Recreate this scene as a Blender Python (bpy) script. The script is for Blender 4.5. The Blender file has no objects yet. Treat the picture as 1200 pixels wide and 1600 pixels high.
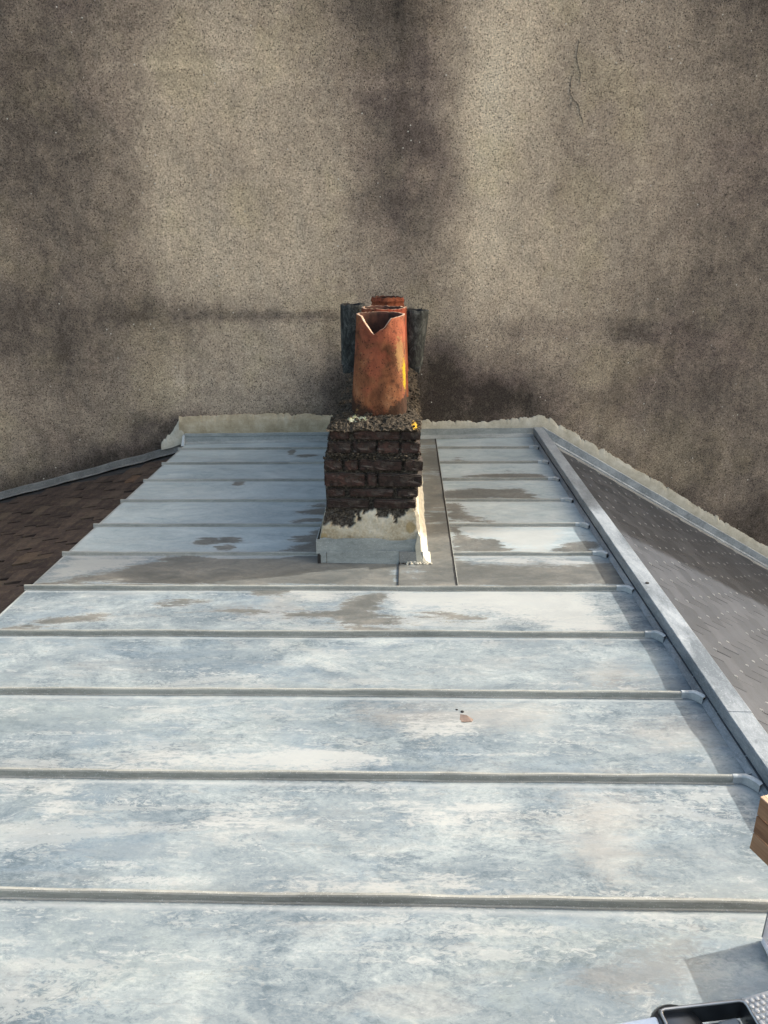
import bpy, bmesh, math, random
import numpy as np
from mathutils import Vector, Matrix
random.seed(7)
SC = bpy.context.scene
COL = SC.collection
R_ = math.radians

# ---------------------------------------------------------------- camera
cam_d = bpy.data.cameras.new('camera')
cam = bpy.data.objects.new('camera', cam_d); COL.objects.link(cam)
cam_d.sensor_fit = 'VERTICAL'; cam_d.sensor_height = 36.0
cam_d.lens = 36.0 * 1150 / 1600
cam_d.clip_start = 0.02; cam_d.clip_end = 500
cam.location = (0, 0, 1.55)
cam.rotation_euler = (R_(90 - 20.15), 0, R_(1.64))
SC.camera = cam

# ---------------------------------------------------------------- sky, sun, exposure
SUN = Vector((1.42, 0.38, 1.0)).normalized()        # towards the sun
W = bpy.data.worlds.new('World'); SC.world = W; W.use_nodes = True
wn = W.node_tree
sky = wn.nodes.new('ShaderNodeTexSky'); sky.sky_type = 'NISHITA'; sky.sun_disc = False
sky.sun_elevation = math.asin(SUN.z); sky.sun_rotation = math.atan2(SUN.x, SUN.y)
sky.air_density = 1.5; sky.dust_density = 7.0; sky.ozone_density = 0.3
bg = wn.nodes['Background']; bg.inputs['Strength'].default_value = 0.15
wn.links.new(sky.outputs[0], bg.inputs['Color'])
sun_d = bpy.data.lights.new('sun', 'SUN'); sun_d.energy = 2.0; sun_d.angle = R_(0.53)
sun_d.color = (1.0, 0.975, 0.94)
sun = bpy.data.objects.new('sun', sun_d); COL.objects.link(sun)
sun.rotation_euler = SUN.to_track_quat('Z', 'Y').to_euler(); sun.location = (20, 8, 15)
vs = SC.view_settings
vs.view_transform = 'Standard'; vs.look = 'None'; vs.gamma = 1; vs.use_curve_mapping = False
vs.exposure = 1.40

# ---------------------------------------------------------------- noise and mesh helpers
_tab = np.random.RandomState(3).rand(256, 256)
def vn(x, y, s=0):
    x = np.asarray(x, float) + s * 17.31; y = np.asarray(y, float) + s * 9.73
    xi = np.floor(x).astype(int); yi = np.floor(y).astype(int)
    fx = x - xi; fy = y - yi; fx = fx * fx * (3 - 2 * fx); fy = fy * fy * (3 - 2 * fy)
    a = _tab[xi & 255, yi & 255]; b = _tab[(xi + 1) & 255, yi & 255]
    c = _tab[xi & 255, (yi + 1) & 255]; d = _tab[(xi + 1) & 255, (yi + 1) & 255]
    return (a * (1 - fx) + b * fx) * (1 - fy) + (c * (1 - fx) + d * fx) * fy
def fbm(x, y, o=4, s=0):
    t = 0; amp = 1; n = 0
    for i in range(o):
        t = t + amp * vn(np.asarray(x) * 2**i, np.asarray(y) * 2**i, s + i * 3.7); n += amp; amp *= .5
    return t / n                                           # 0..1, mean .5
def sdf(px, py, poly):
    """signed distance to a polygon, negative inside"""
    P = np.stack([px, py], -1); d = np.full(px.shape, 1e9); ins = np.zeros(px.shape, bool)
    n = len(poly)
    for i in range(n):
        a = np.array(poly[i]); b = np.array(poly[(i + 1) % n]); e = b - a; w = P - a
        t = np.clip((w @ e) / (e @ e), 0, 1); q = w - t[..., None] * e
        d = np.minimum(d, np.hypot(q[..., 0], q[..., 1]))
        c = (a[1] > py) != (b[1] > py)
        with np.errstate(divide='ignore', invalid='ignore'):
            xx = e[0] * (py - a[1]) / (e[1] if e[1] else 1e-9) + a[0]
        ins ^= c & (px < xx)
    return np.where(ins, -d, d)

def mesh(name, verts, faces, mat=None, smooth=False, attrs=None, face_mat=None):
    me = bpy.data.meshes.new(name)
    me.from_pydata([tuple(v) for v in verts], [], [tuple(f) for f in faces])
    if mat is not None:
        for m in (mat if isinstance(mat, (list, tuple)) else [mat]): me.materials.append(m)
    if smooth: me.polygons.foreach_set('use_smooth', [True] * len(me.polygons))
    if face_mat is not None: me.polygons.foreach_set('material_index', face_mat)
    for k, v in (attrs or {}).items():
        a = me.attributes.new(k, 'FLOAT', 'POINT'); a.data.foreach_set('value', np.asarray(v, np.float32).ravel())
    me.update()
    return me
def link(name, me, parent=None, M=None):
    o = bpy.data.objects.new(name, me); COL.objects.link(o)
    if parent is not None:
        o.parent = parent; o.matrix_parent_inverse = world(parent).inverted()
    if M is not None: o.matrix_basis = M
    return o
def world(o):
    if o.parent is None: return o.matrix_basis.copy()
    return world(o.parent) @ o.matrix_parent_inverse @ o.matrix_basis
def thing(name, label, cat, loc=(0, 0, 0), group=None):
    o = bpy.data.objects.new(name, None); COL.objects.link(o); o.location = loc
    o.empty_display_size = .1
    o['label'] = label; o['category'] = cat
    if group: o['group'] = group
    return o
def grid_faces(nx, ny, off=0, wrap=False):
    """vertex (i,j) -> off + j*nx + i"""
    i = np.arange(nx if wrap else nx - 1); j = np.arange(ny - 1)
    I, J = np.meshgrid(i, j); I = I.ravel(); J = J.ravel(); I2 = (I + 1) % nx
    return np.stack([off + J * nx + I, off + J * nx + I2, off + (J + 1) * nx + I2, off + (J + 1) * nx + I], -1).tolist()

class MB:
    """collects plain shapes into one mesh"""
    def __init__(s): s.v = []; s.f = []
    def add(s, v, f):
        o = len(s.v); s.v += [tuple(p) for p in v]; s.f += [[o + i for i in q] for q in f]; return s
    def box(s, x0, x1, y0, y1, z0, z1, M=None):
        v = [Vector((x, y, z)) for z in (z0, z1) for y in (y0, y1) for x in (x0, x1)]
        if M is not None: v = [M @ p for p in v]
        return s.add(v, [(0, 2, 3, 1), (4, 5, 7, 6), (0, 1, 5, 4), (2, 6, 7, 3), (0, 4, 6, 2), (1, 3, 7, 5)])
    def hexa(s, b, t):
        """b, t: four bottom and four top corners in turn"""
        return s.add(list(b) + list(t), [(3, 2, 1, 0), (4, 5, 6, 7)] + [(i, (i + 1) % 4, 4 + (i + 1) % 4, 4 + i) for i in range(4)])
    def sweep(s, path, prof_at, closed=True):
        """path: count; prof_at(k) -> list of points; rings joined, ends capped"""
        o = len(s.v); n = None
        for k in range(path):
            pr = prof_at(k); n = len(pr); s.v += [tuple(p) for p in pr]
        for k in range(path - 1):
            for i in range(n if closed else n - 1):
                a = o + k * n + i; b = o + k * n + (i + 1) % n
                s.f.append([a, b, b + n, a + n])
        if closed:
            s.f.append([o + i for i in range(n)][::-1]); s.f.append([o + (path - 1) * n + i for i in range(n)])
        return s
    def tube(s, pts, r, n=8):
        pts = [Vector(p) for p in pts]; m = len(pts)
        rr = r if isinstance(r, (list, tuple)) else [r] * m
        def ring(k):
            t = (pts[min(k + 1, m - 1)] - pts[max(k - 1, 0)]).normalized()
            a = t.cross(Vector((0, 0, 1)));
            if a.length < .05: a = t.cross(Vector((0, 1, 0)))
            a.normalize(); b = t.cross(a)
            return [pts[k] + rr[k] * (a * math.cos(2 * math.pi * i / n) + b * math.sin(2 * math.pi * i / n)) for i in range(n)]
        return s.sweep(m, ring)
    def build(s, name, mat, parent=None, M=None, smooth=False, bevel=0, label=None, kind=None):
        me = mesh(name, s.v, s.f, mat, smooth)
        bm = bmesh.new(); bm.from_mesh(me)
        bmesh.ops.recalc_face_normals(bm, faces=bm.faces)
        if bevel: bmesh.ops.bevel(bm, geom=[e for e in bm.edges if e.calc_face_angle(0) > .5], offset=bevel, segments=1, affect='EDGES', clamp_overlap=True)
        bm.to_mesh(me); bm.free()
        o = link(name, me, parent, M)
        if label: o['label'] = label
        if kind: o['kind'] = kind
        return o

# ---------------------------------------------------------------- materials
class NT:
    def __init__(s, name):
        s.m = bpy.data.materials.new(name); s.m.use_nodes = True; s.t = s.m.node_tree
        s.b = s.t.nodes['Principled BSDF']; s.tc = s.t.nodes.new('ShaderNodeTexCoord')
    def n(s, typ, ins=None, **kw):
        n = s.t.nodes.new('ShaderNode' + typ)
        for k, v in kw.items(): setattr(n, k, v)
        for k, v in (ins or {}).items(): s.put(n.inputs[k], v)
        return n
    def put(s, sock, v):
        if isinstance(v, bpy.types.NodeSocket): s.t.links.new(v, sock)
        elif isinstance(v, bpy.types.Node): s.t.links.new(v.outputs[0], sock)
        else:
            if hasattr(sock.default_value, '__len__') and isinstance(v, (tuple, list)) and len(v) == 3 and len(sock.default_value) == 4: v = (*v, 1)
            sock.default_value = v
    def co(s, scale=(1, 1, 1), rot=(0, 0, 0), add=None):
        v = s.tc.outputs['Object']
        if add is not None: v = s.n('VectorMath', {0: v, 1: add}, operation='ADD')
        return s.n('Mapping', {'Vector': v, 'Scale': scale, 'Rotation': rot})
    def noise(s, scale, detail=4, rough=.55, st=(1, 1, 1), dist=0, rot=(0, 0, 0), add=None):
        return s.n('TexNoise', {'Vector': s.co(st, rot, add), 'Scale': scale, 'Detail': detail, 'Roughness': rough, 'Distortion': dist}).outputs['Fac']
    def vor(s, scale, st=(1, 1, 1), feature='F1', out='Distance', rand=1):
        return s.n('TexVoronoi', {'Vector': s.co(st), 'Scale': scale, 'Randomness': rand}, feature=feature).outputs[out]
    def m_(s, op, a, b=0.0, c=None, clamp=False):
        n = s.n('Math', {0: a, 1: b}, operation=op, use_clamp=clamp)
        if c is not None: s.put(n.inputs[2], c)
        return n.outputs[0]
    def mr(s, v, a, b, c=0.0, d=1.0, smooth=True):
        return s.n('MapRange', {'Value': v, 'From Min': a, 'From Max': b, 'To Min': c, 'To Max': d},
                   interpolation_type='SMOOTHSTEP' if smooth else 'LINEAR', clamp=True).outputs[0]
    def mix(s, f, a, b, mode='MIX'):
        n = s.n('Mix', data_type='RGBA', blend_type=mode)
        s.put(n.inputs[0], f); s.put(n.inputs[6], a); s.put(n.inputs[7], b)
        return n.outputs[2]
    def ramp(s, f, stops):
        n = s.n('ValToRGB', {'Fac': f}); r = n.color_ramp
        while len(r.elements) < len(stops): r.elements.new(.5)
        for e, (p, c) in zip(r.elements, stops): e.position = p; e.color = (*c, 1) if len(c) == 3 else c
        return n.outputs['Color']
    def attr(s, name): return s.n('Attribute', attribute_name=name).outputs['Fac']
    def rnd(s): return s.n('ObjectInfo').outputs['Random']
    def bump(s, h, strength=.5, dist=.002, normal=None):
        i = {'Height': h, 'Strength': strength, 'Distance': dist}
        if normal is not None: i['Normal'] = normal
        return s.n('Bump', i).outputs[0]
    def out(s, color=None, rough=None, metal=None, normal=None, spec=None, **kw):
        for k, v in (('Base Color', color), ('Roughness', rough), ('Metallic', metal), ('Normal', normal), ('Specular IOR Level', spec)):
            if v is not None: s.put(s.b.inputs[k], v)
        for k, v in kw.items(): s.put(s.b.inputs[k.replace('_', ' ')], v)
        return s.m

def g(v): return (v, v, v)
def zinc_material(name, metal=.06, rough=.52):
    k = NT(name)
    big = k.noise(1.5, 7, .68, (1, 1.8, 1), .9)
    mid = k.noise(7, 9, .74, (.65, 1.25, 1), 1.6)
    fine = k.noise(46, 8, .78, (.55, 1.15, 1), 1.6)
    sw = k.noise(20, 8, .78, (.8, 1, 1), 3.0, (0, 0, .5))          # rubbed, swirled scuffs
    def sum_(*t):
        o = None
        for a, w in t: o = k.m_('MULTIPLY_ADD', k.m_('SUBTRACT', a, .5), w, o if o is not None else .5)
        return o
    grain = k.noise(120, 5, .8, (.6, 1.1, 1), 1.0)
    f = sum_((big, 2.0), (mid, 1.35), (fine, 1.5), (sw, 1.0), (grain, .9))
    f = k.m_('MAXIMUM', k.m_('MINIMUM', f, 1.0), 0.0)
    col = k.ramp(f, [(0, (.075, .102, .120)), (.26, (.128, .162, .182)), (.5, (.195, .233, .247)), (.74, (.265, .305, .308)), (1, (.345, .378, .368))])
    warm = k.mr(k.noise(2.1, 6, .66, (1, 3.4, 1), .8, add=(3.1, 7, 0)), .54, .66)
    col = k.mix(k.m_('MULTIPLY', warm, .28), col, (.315, .308, .285))
    blue = k.mr(sum_((k.noise(1.7, 7, .7, (1, 2.4, 1), .8, add=(13.1, 2, 0)), 1.0), (fine, .5)), .50, .64)
    col = k.mix(k.m_('MULTIPLY', blue, .45), col, (.135, .188, .232))
    grn = k.mr(k.noise(1.3, 6, .66, (1, 1.7, 1), .8, add=(7, 12, 0)), .52, .68)
    col = k.mix(k.m_('MULTIPLY', grn, .30), col, (.235, .272, .255))
    # thin pale rubs along the sheet, broken up by the grain
    # far sheets painted a paler blue to offset the wall's shade
    shade_lift = k.ramp(sum_((big, 1.2), (mid, 1.3), (fine, 1.2), (sw, .6)), [(.15, (.23, .290, .310)), (.5, (.350, .415, .430)), (.85, (.46, .51, .505))])
    lift = k.attr('shade_lift')
    col = k.mix(k.m_('MULTIPLY', lift, .92), col, shade_lift)
    less = k.m_('SUBTRACT', 1.0, k.m_('MULTIPLY', lift, .55))
    crisp = k.mr(sum_((k.noise(2.3, 8, .74, (.6, 1.5, 1), 1.3, add=(21, 4, 0)), 1.0), (fine, .45), (sw, .35)), .505, .545)
    col = k.mix(k.m_('MULTIPLY', k.m_('MULTIPLY', crisp, less), .42), col, (.130, .165, .188))
    crisp2 = k.mr(sum_((k.noise(2.8, 8, .74, (.5, 1.8, 1), 1.2, add=(2, 31, 0)), 1.0), (fine, .5)), .55, .585)
    col = k.mix(k.m_('MULTIPLY', k.m_('MULTIPLY', crisp2, less), .42), col, (.335, .35, .335))
    rub = k.mr(sum_((k.noise(6, 9, .75, (.25, 3.6, 1), .4, add=(1, 5, 0)), 1.0), (fine, .9)), .585, .66)
    col = k.mix(k.m_('MULTIPLY', k.m_('MULTIPLY', rub, less), .55), col, (.37, .385, .37))
    dkr = k.mr(sum_((k.noise(7, 9, .75, (.3, 3.0, 1), .4, add=(11, 3, 0)), 1.0), (fine, .9)), .60, .68)
    col = k.mix(k.m_('MULTIPLY', k.m_('MULTIPLY', dkr, less), .40), col, (.10, .118, .125))
    dots = k.mr(k.vor(23), .035, .05, 1, 0)
    dsel = k.mr(k.noise(3, 2), .56, .62)
    col = k.mix(k.m_('MULTIPLY', dots, k.m_('MULTIPLY', dsel, .7)), col, (.07, .07, .065))
    r = k.mr(f, 0, 1, rough - .06, rough + .12)
    jag = k.m_('SUBTRACT', k.noise(9, 9, .72, (.26, 2.0, 1), .6), .5)
    jag2 = k.m_('SUBTRACT', k.noise(45, 6, .75, (.5, 1.3, 1), 1.5), .5)
    def mask(a, s1=1.1, s2=.45, w=.05):
        v = k.m_('MULTIPLY_ADD', jag, s1, k.m_('MULTIPLY_ADD', jag2, s2, k.attr(a)))
        return k.mr(v, .5 - w, .5 + w)
    col = k.mix(k.m_('MULTIPLY', mask('beige', .9, .9, .22), .42), col, (.30, .285, .255))
    col = k.mix(k.m_('MULTIPLY', mask('pale', 1.8, 1.5, .16), .72), col, (.36, .372, .355))
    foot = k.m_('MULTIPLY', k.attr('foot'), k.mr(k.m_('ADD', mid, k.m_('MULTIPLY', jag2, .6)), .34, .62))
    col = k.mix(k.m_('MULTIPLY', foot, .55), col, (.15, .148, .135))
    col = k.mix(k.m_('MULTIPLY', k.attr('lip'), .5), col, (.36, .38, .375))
    wet = mask('wet', 1.5, .75, .06)
    tide = k.m_('MULTIPLY', k.mr(k.m_('MULTIPLY_ADD', jag, 1.5, k.m_('MULTIPLY_ADD', jag2, .75, k.attr('wet'))), .38, .5), k.m_('SUBTRACT', 1.0, wet))
    col = k.mix(k.m_('MULTIPLY', tide, .35), col, (.36, .36, .34))
    wc = k.ramp(sum_((big, 1.3), (mid, 1.3), (fine, .9)), [(.2, (.085, .090, .084)), (.5, (.125, .127, .116)), (.8, (.195, .188, .163))])
    col = k.mix(k.m_('MULTIPLY', wet, k.mr(sw, .3, .6, .82, 1.0)), col, wc)
    r = k.m_('SUBTRACT', r, k.m_('MULTIPLY', wet, .06))
    col = k.mix(k.m_('MULTIPLY', mask('scuff', .8, 1.6, .25), .5), col, (.15, .147, .138))
    scr = k.noise(130, 4, .7, (.25, 1.4, 1), 1.0)
    h = k.m_('MULTIPLY_ADD', fine, .5, k.m_('MULTIPLY', scr, .4))
    k.out(col, r, metal, k.bump(h, .4, .0015), .4)
    return k.m
def plain_zinc(name, c0, c1, rough=.5, metal=.35, st=(1, 1, 1)):
    k = NT(name)
    f = k.m_('MULTIPLY_ADD', k.noise(6, 6, .65, st, .5), .7, k.m_('MULTIPLY', k.noise(70, 5, .7, st, 1), .45))
    f = k.mr(f, .45, .68, smooth=False)
    col = k.mix(f, c0, c1)
    spk = k.mr(k.noise(220, 3, .6), .60, .68)
    col = k.mix(k.m_('MULTIPLY', spk, .3), col, (.75, .76, .75))
    dk = k.mr(k.noise(34, 6, .75, st), .62, .70)
    col = k.mix(k.m_('MULTIPLY', dk, .45), col, (.12, .12, .115))
    k.out(col, k.mr(f, 0, 1, rough, rough + .15), metal, k.bump(k.noise(120, 5, .7, st), .3, .001), .4)
    return k.m

M = {}
M['zinc'] = zinc_material('zinc patina')
M['seam'] = plain_zinc('weathered seam zinc', (.18, .186, .168), (.32, .326, .296), .6, .05, (.25, 1, 1))
M['seam_end'] = plain_zinc('newer seam end zinc', (.30, .33, .34), (.46, .49, .49), .45, .2)
M['batten'] = plain_zinc('galvanised ridge zinc', (.13, .155, .175), (.31, .345, .37), .45, .15, (1, .4, 1))
M['flash'] = plain_zinc('flashing zinc', (.18, .20, .195), (.32, .345, .335), .55, .08, (.4, 1, 1))
M['dull_flash'] = plain_zinc('dull side flashing zinc', (.15, .155, .15), (.25, .255, .245), .55, .1)

def wall_material():
    k = NT('roughcast render')
    st = k.attr('stain')                                     # albedo level
    drip = k.noise(5, 6, .7, (1.6, 1, .22), .3)
    n1 = k.noise(3.2, 8, .68, dist=.6); n2 = k.noise(14, 7, .72)
    v = k.m_('MULTIPLY_ADD', k.m_('SUBTRACT', n1, .5), .42, k.m_('MULTIPLY_ADD', k.m_('SUBTRACT', n2, .5), .40, k.m_('MULTIPLY_ADD', k.m_('SUBTRACT', drip, .5), .20, st)))
    col = k.ramp(v, [(0, (.060, .050, .042)), (.2, (.158, .130, .106)), (.45, (.355, .290, .222)), (.7, (.57, .470, .350)), (1, (.72, .62, .47))])
    pur = k.mr(k.noise(1.1, 4, .6, dist=.4, add=(4, 9, 2)), .46, .62)
    lo = k.mr(st, .25, .5, 1, 0)
    col = k.mix(k.m_('MULTIPLY', k.m_('MULTIPLY', pur, lo), .4), col, k.mix(1.0, col, (1.05, .965, 1.04), 'MULTIPLY'))
    g_ = k.mr(k.noise(1.6, 4, .6, add=(1, 1, 7)), .5, .64)
    col = k.mix(k.m_('MULTIPLY', g_, .8), col, k.mix(1.0, col, (.99, 1.0, .93), 'MULTIPLY'))
    # grains and pores
    gr = k.noise(150, 3, .85); gr2 = k.noise(74, 4, .8)
    col = k.mix(1.0, col, k.ramp(k.m_('MULTIPLY_ADD', gr, .55, k.m_('MULTIPLY', gr2, .45)), [(.39, g(.22)), (.465, g(.82)), (.53, g(1.13)), (.61, g(1.65))]), 'MULTIPLY')
    pore = k.mr(k.vor(58), .16, .30, 1, 0)
    psel = k.mr(k.noise(26, 4, .7), .40, .52)
    col = k.mix(k.m_('MULTIPLY', pore, k.m_('MULTIPLY', psel, .95)), col, (.035, .031, .028))
    wh = k.mr(k.vor(15), .065, .09, 1, 0); wsel = k.mr(k.noise(5, 3), .52, .58)
    col = k.mix(k.m_('MULTIPLY', wh, wsel), col, (.62, .59, .52))
    h = k.m_('MULTIPLY_ADD', gr2, 1.0, k.m_('SUBTRACT', k.m_('MULTIPLY', gr, .5), k.m_('MULTIPLY', pore, .5)))
    return k.out(col, .95, 0, k.bump(h, .9, .008), .15)
M['wall'] = wall_material()

def cement(name, c0, c1, c2, sc=10, bump=.4, attr=False):
    k = NT(name)
    f = k.m_('MULTIPLY_ADD', k.noise(sc, 7, .65), .7, k.m_('MULTIPLY', k.noise(sc * 12, 4, .7), .35))
    col = k.ramp(f, [(.38, c0), (.53, c1), (.66, c2)])
    return k.out(col, .92, 0, k.bump(k.noise(sc * 9, 5, .7), bump, .003), .2)
M['cement'] = cement('pale patch cement', (.36, .335, .265), (.48, .45, .365), (.58, .555, .47))
M['cement_tan'] = cement('tan patch cement', (.27, .225, .145), (.40, .34, .235), (.50, .44, .33))

def core_material():
    k = NT('stack mortar and render')
    pale = k.attr('pale')
    n = k.noise(30, 6, .7)
    dark = k.ramp(k.noise(70, 6, .75), [(.35, (.014, .011, .009)), (.5, (.055, .046, .038)), (.64, (.15, .13, .105)), (.75, (.30, .27, .23))])
    lt = k.ramp(k.m_('MULTIPLY_ADD', k.noise(7, 5, .6), .75, k.m_('MULTIPLY', k.noise(90, 4, .6), .25)), [(.36, (.25, .20, .12)), (.48, (.42, .37, .275)), (.62, (.53, .49, .40))])
    br = k.attr('brown')
    lt = k.mix(k.mr(k.m_('ADD', br, k.m_('MULTIPLY', k.m_('SUBTRACT', n, .5), .6)), .4, .6), lt, (.30, .235, .13))
    return k.out(k.mix(pale, dark, lt), .95, 0, k.bump(k.noise(120, 6, .7), .6, .004), .15)
M['core'] = core_material()
def brick_material():
    k = NT('sooty brick')
    r = k.rnd()
    base = k.ramp(r, [(0, (.034, .023, .020)), (.5, (.046, .028, .024)), (1, (.062, .034, .028))])
    n = k.noise(40, 7, .75)
    col = k.mix(k.mr(n, .40, .66), base, (.017, .014, .012))
    lich = k.mr(k.noise(85, 5, .75), .57, .66)
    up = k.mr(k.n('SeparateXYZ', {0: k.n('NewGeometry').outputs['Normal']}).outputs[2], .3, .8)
    col = k.mix(k.m_('MULTIPLY', k.mr(k.noise(13, 7, .8, dist=.5), .50, .62), .5), col, (.085, .073, .062))
    col = k.mix(k.m_('MULTIPLY', lich, .55), col, (.15, .132, .108))
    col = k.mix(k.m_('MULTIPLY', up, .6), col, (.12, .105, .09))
    return k.out(col, .93, 0, k.bump(k.noise(110, 6, .75), .8, .004), .15)
M['brick'] = brick_material()
def moss_material():
    k = NT('mossy cement')
    n = k.noise(55, 7, .8, dist=.5)
    col = k.ramp(n, [(.32, (.012, .010, .008)), (.46, (.040, .034, .026)), (.57, (.085, .070, .052)), (.68, (.18, .155, .12)), (.80, (.36, .33, .27))])
    gl = k.mr(k.m_('ADD', k.attr('grey'), k.m_('SUBTRACT', k.noise(40, 6, .7), .5)), .42, .52)
    col = k.mix(gl, col, k.ramp(k.noise(90, 4, .7), [(.4, (.14, .17, .09)), (.5, (.36, .38, .27)), (.62, (.52, .50, .38))]))
    yl = k.mr(k.m_('ADD', k.attr('yellow'), k.m_('MULTIPLY', k.m_('SUBTRACT', k.noise(70, 6, .8), .5), 1.6)), .5, .62)
    col = k.mix(yl, col, (.60, .36, .04))
    return k.out(col, .95, 0, k.bump(k.noise(130, 7, .8), 1.0, .008), .1)
M['moss'] = moss_material()
def pot_material(name, hue=(1, 1, 1)):
    k = NT(name)
    n = k.noise(11, 7, .7, (1, 1, .6), .6)
    col = k.ramp(n, [(.34, (.075, .032, .017)), (.45, (.150, .060, .031)), (.56, (.225, .090, .043)), (.68, (.30, .145, .075))])
    red = k.mr(k.noise(5, 4, .6, add=(0, 4, 3)), .5, .62)
    col = k.mix(k.m_('MULTIPLY', red, .45), col, (.36, .095, .055))
    dk = k.mr(k.noise(26, 8, .85, (1, 1, .8)), .53, .62)
    col = k.mix(k.m_('MULTIPLY', dk, .75), col, (.045, .026, .018))
    pk = k.mr(k.vor(75), .16, .30, 1, 0); ps = k.mr(k.noise(20, 3), .44, .54)
    col = k.mix(k.m_('MULTIPLY', pk, k.m_('MULTIPLY', ps, .8)), col, (.025, .015, .012))
    soot = k.mr(k.m_('ADD', k.attr('soot'), k.m_('MULTIPLY', k.m_('SUBTRACT', k.noise(32, 7, .75), .5), 1.1)), .38, .66)
    col = k.mix(k.m_('MULTIPLY', soot, .85), col, (.028, .021, .016))
    buff = k.mr(k.m_('ADD', k.attr('buff'), k.m_('MULTIPLY', k.m_('SUBTRACT', k.noise(48, 7, .8), .5), 1.5)), .44, .58)
    col = k.mix(k.m_('MULTIPLY', buff, .8), col, (.28, .165, .07))
    yl = k.mr(k.m_('ADD', k.attr('lichen'), k.m_('MULTIPLY', k.m_('SUBTRACT', k.noise(75, 7, .8), .5), 2.2)), .46, .56)
    col = k.mix(yl, col, (.34, .25, .015))
    if hue != (1, 1, 1): col = k.mix(1.0, col, hue, 'MULTIPLY')
    return k.out(col, .93, 0, k.bump(k.noise(70, 6, .75), .7, .005), .1)
M['pot'] = pot_material('weathered terracotta')
M['pot_red'] = pot_material('red terracotta', (.95, .74, .78))
M['pot_edge'] = cement('pale broken clay edge', (.28, .15, .09), (.42, .28, .19), (.52, .42, .33), 40, .3)
k = NT('inside of pot'); M['pot_in'] = k.out(k.ramp(k.noise(20, 5), [(.35, (.03, .013, .009)), (.65, (.10, .036, .022))]), .9, 0)
k = NT('dark concrete'); 
_n = k.noise(26, 8, .8, (1, 1, .45), .8)
M['dark_pot'] = k.out(k.ramp(_n, [(.36, (.014, .015, .014)), (.5, (.042, .045, .042)), (.60, (.11, .115, .105)), (.72, (.26, .27, .25))]), .9, 0, k.bump(k.noise(80, 6, .8), .8, .006), .2)
def slate_material():
    k = NT('grey slate')
    r = k.rnd()
    base = k.ramp(r, [(0, (.024, .030, .040)), (.5, (.036, .043, .055)), (1, (.054, .061, .074))])
    n = k.noise(14, 7, .7, (.5, 1.6, 1), .5)
    col = k.mix(k.mr(n, .38, .66), k.mix(1.0, base, g(.72), 'MULTIPLY'), base)
    col = k.mix(k.m_('MULTIPLY', k.mr(k.noise(90, 4, .7), .60, .70), .35), col, (.15, .15, .15))
    return k.out(col, .62, 0, k.bump(k.noise(60, 6, .7, (.5, 2, 1)), .35, .002), .4)
M['slate'] = slate_material()
k = NT('hook steel'); M['hook'] = k.out((.30, .31, .31), .5, .2)
def tile_material():
    k = NT('old brown tile')
    r = k.rnd()
    base = k.ramp(r, [(0, (.040, .030, .025)), (.5, (.056, .041, .034)), (.9, (.072, .054, .043)), (.98, (.085, .066, .048)), (1, (.11, .07, .046))])
    n = k.noise(16, 8, .75, dist=.4)
    col = k.mix(k.mr(n, .36, .62), k.mix(1.0, base, g(.62), 'MULTIPLY'), base)
    moss = k.mr(k.noise(9, 8, .8, add=(5, 1, 1)), .56, .64)
    col = k.mix(k.m_('MULTIPLY', moss, .6), col, (.12, .095, .055))
    lich = k.mr(k.noise(60, 6, .8), .63, .70)
    col = k.mix(k.m_('MULTIPLY', lich, .5), col, (.26, .23, .18))
    return k.out(col, .88, 0, k.bump(k.noise(45, 7, .75), .8, .006), .2)
M['tile'] = tile_material()
k = NT('black gap'); M['gap'] = k.out(k.mix(k.noise(40), (.012, .012, .012), (.03, .028, .026)), .9, 0)
k = NT('roof boarding'); M['deck'] = k.out(k.mix(k.noise(12, 5), (.02, .018, .016), (.05, .04, .034)), .95, 0)
def wood_material():
    k = NT('crate wood')
    grain = k.noise(22, 8, .7, (.12, .12, 1.0) , 1.0)
    gr = k.noise(60, 6, .7, (.10, .10, 1.6), .6)
    r = k.rnd()
    col = k.ramp(k.m_('MULTIPLY_ADD', gr, .6, k.m_('MULTIPLY_ADD', r, .18, k.m_('MULTIPLY', grain, .35))), [(.36, (.09, .042, .022)), (.52, (.20, .105, .055)), (.70, (.30, .18, .105))])
    return k.out(col, .7, 0, k.bump(gr, .4, .002), .3)
M['wood'] = wood_material()
k = NT('rim wood'); M['wood_pale'] = k.out(k.ramp(k.noise(30, 6, .7, (1, .2, 1)), [(.4, (.34, .20, .12)), (.6, (.48, .33, .22))]), .65, 0)
k = NT('frosted plastic'); M['plastic'] = k.out(k.mix(k.noise(9), (.60, .60, .66), (.76, .76, .80)), .35, 0, None, .5, Transmission_Weight=.5, Alpha=.7)
k = NT('white plastic'); M['white_plastic'] = k.out(k.mix(k.noise(14), (.70, .70, .70), (.82, .81, .81)), .4, 0)
k = NT('dark polished metal'); M['tray'] = k.out(k.mix(k.noise(20, 5), (.045, .05, .055), (.12, .125, .13)), .28, .75, k.bump(k.noise(50, 4), .1, .001))
k = NT('bright metal edge'); M['tray_rim'] = k.out(k.mix(k.noise(30, 4, .6), (.30, .30, .29), (.62, .62, .60)), .3, .8)
k = NT('grey felt'); M['felt'] = k.out(k.mix(k.noise(40, 5), (.10, .11, .11), (.19, .20, .20)), .85, 0)
k = NT('grey insert'); M['insert'] = k.out(k.mix(k.noise(30, 5), (.17, .18, .18), (.27, .28, .275)), .7, 0)
k = NT('sill paint'); M['sill'] = k.out(k.mix(k.noise(5, 4), (.60, .66, .72), (.70, .74, .78)), .35, 0)
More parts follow.
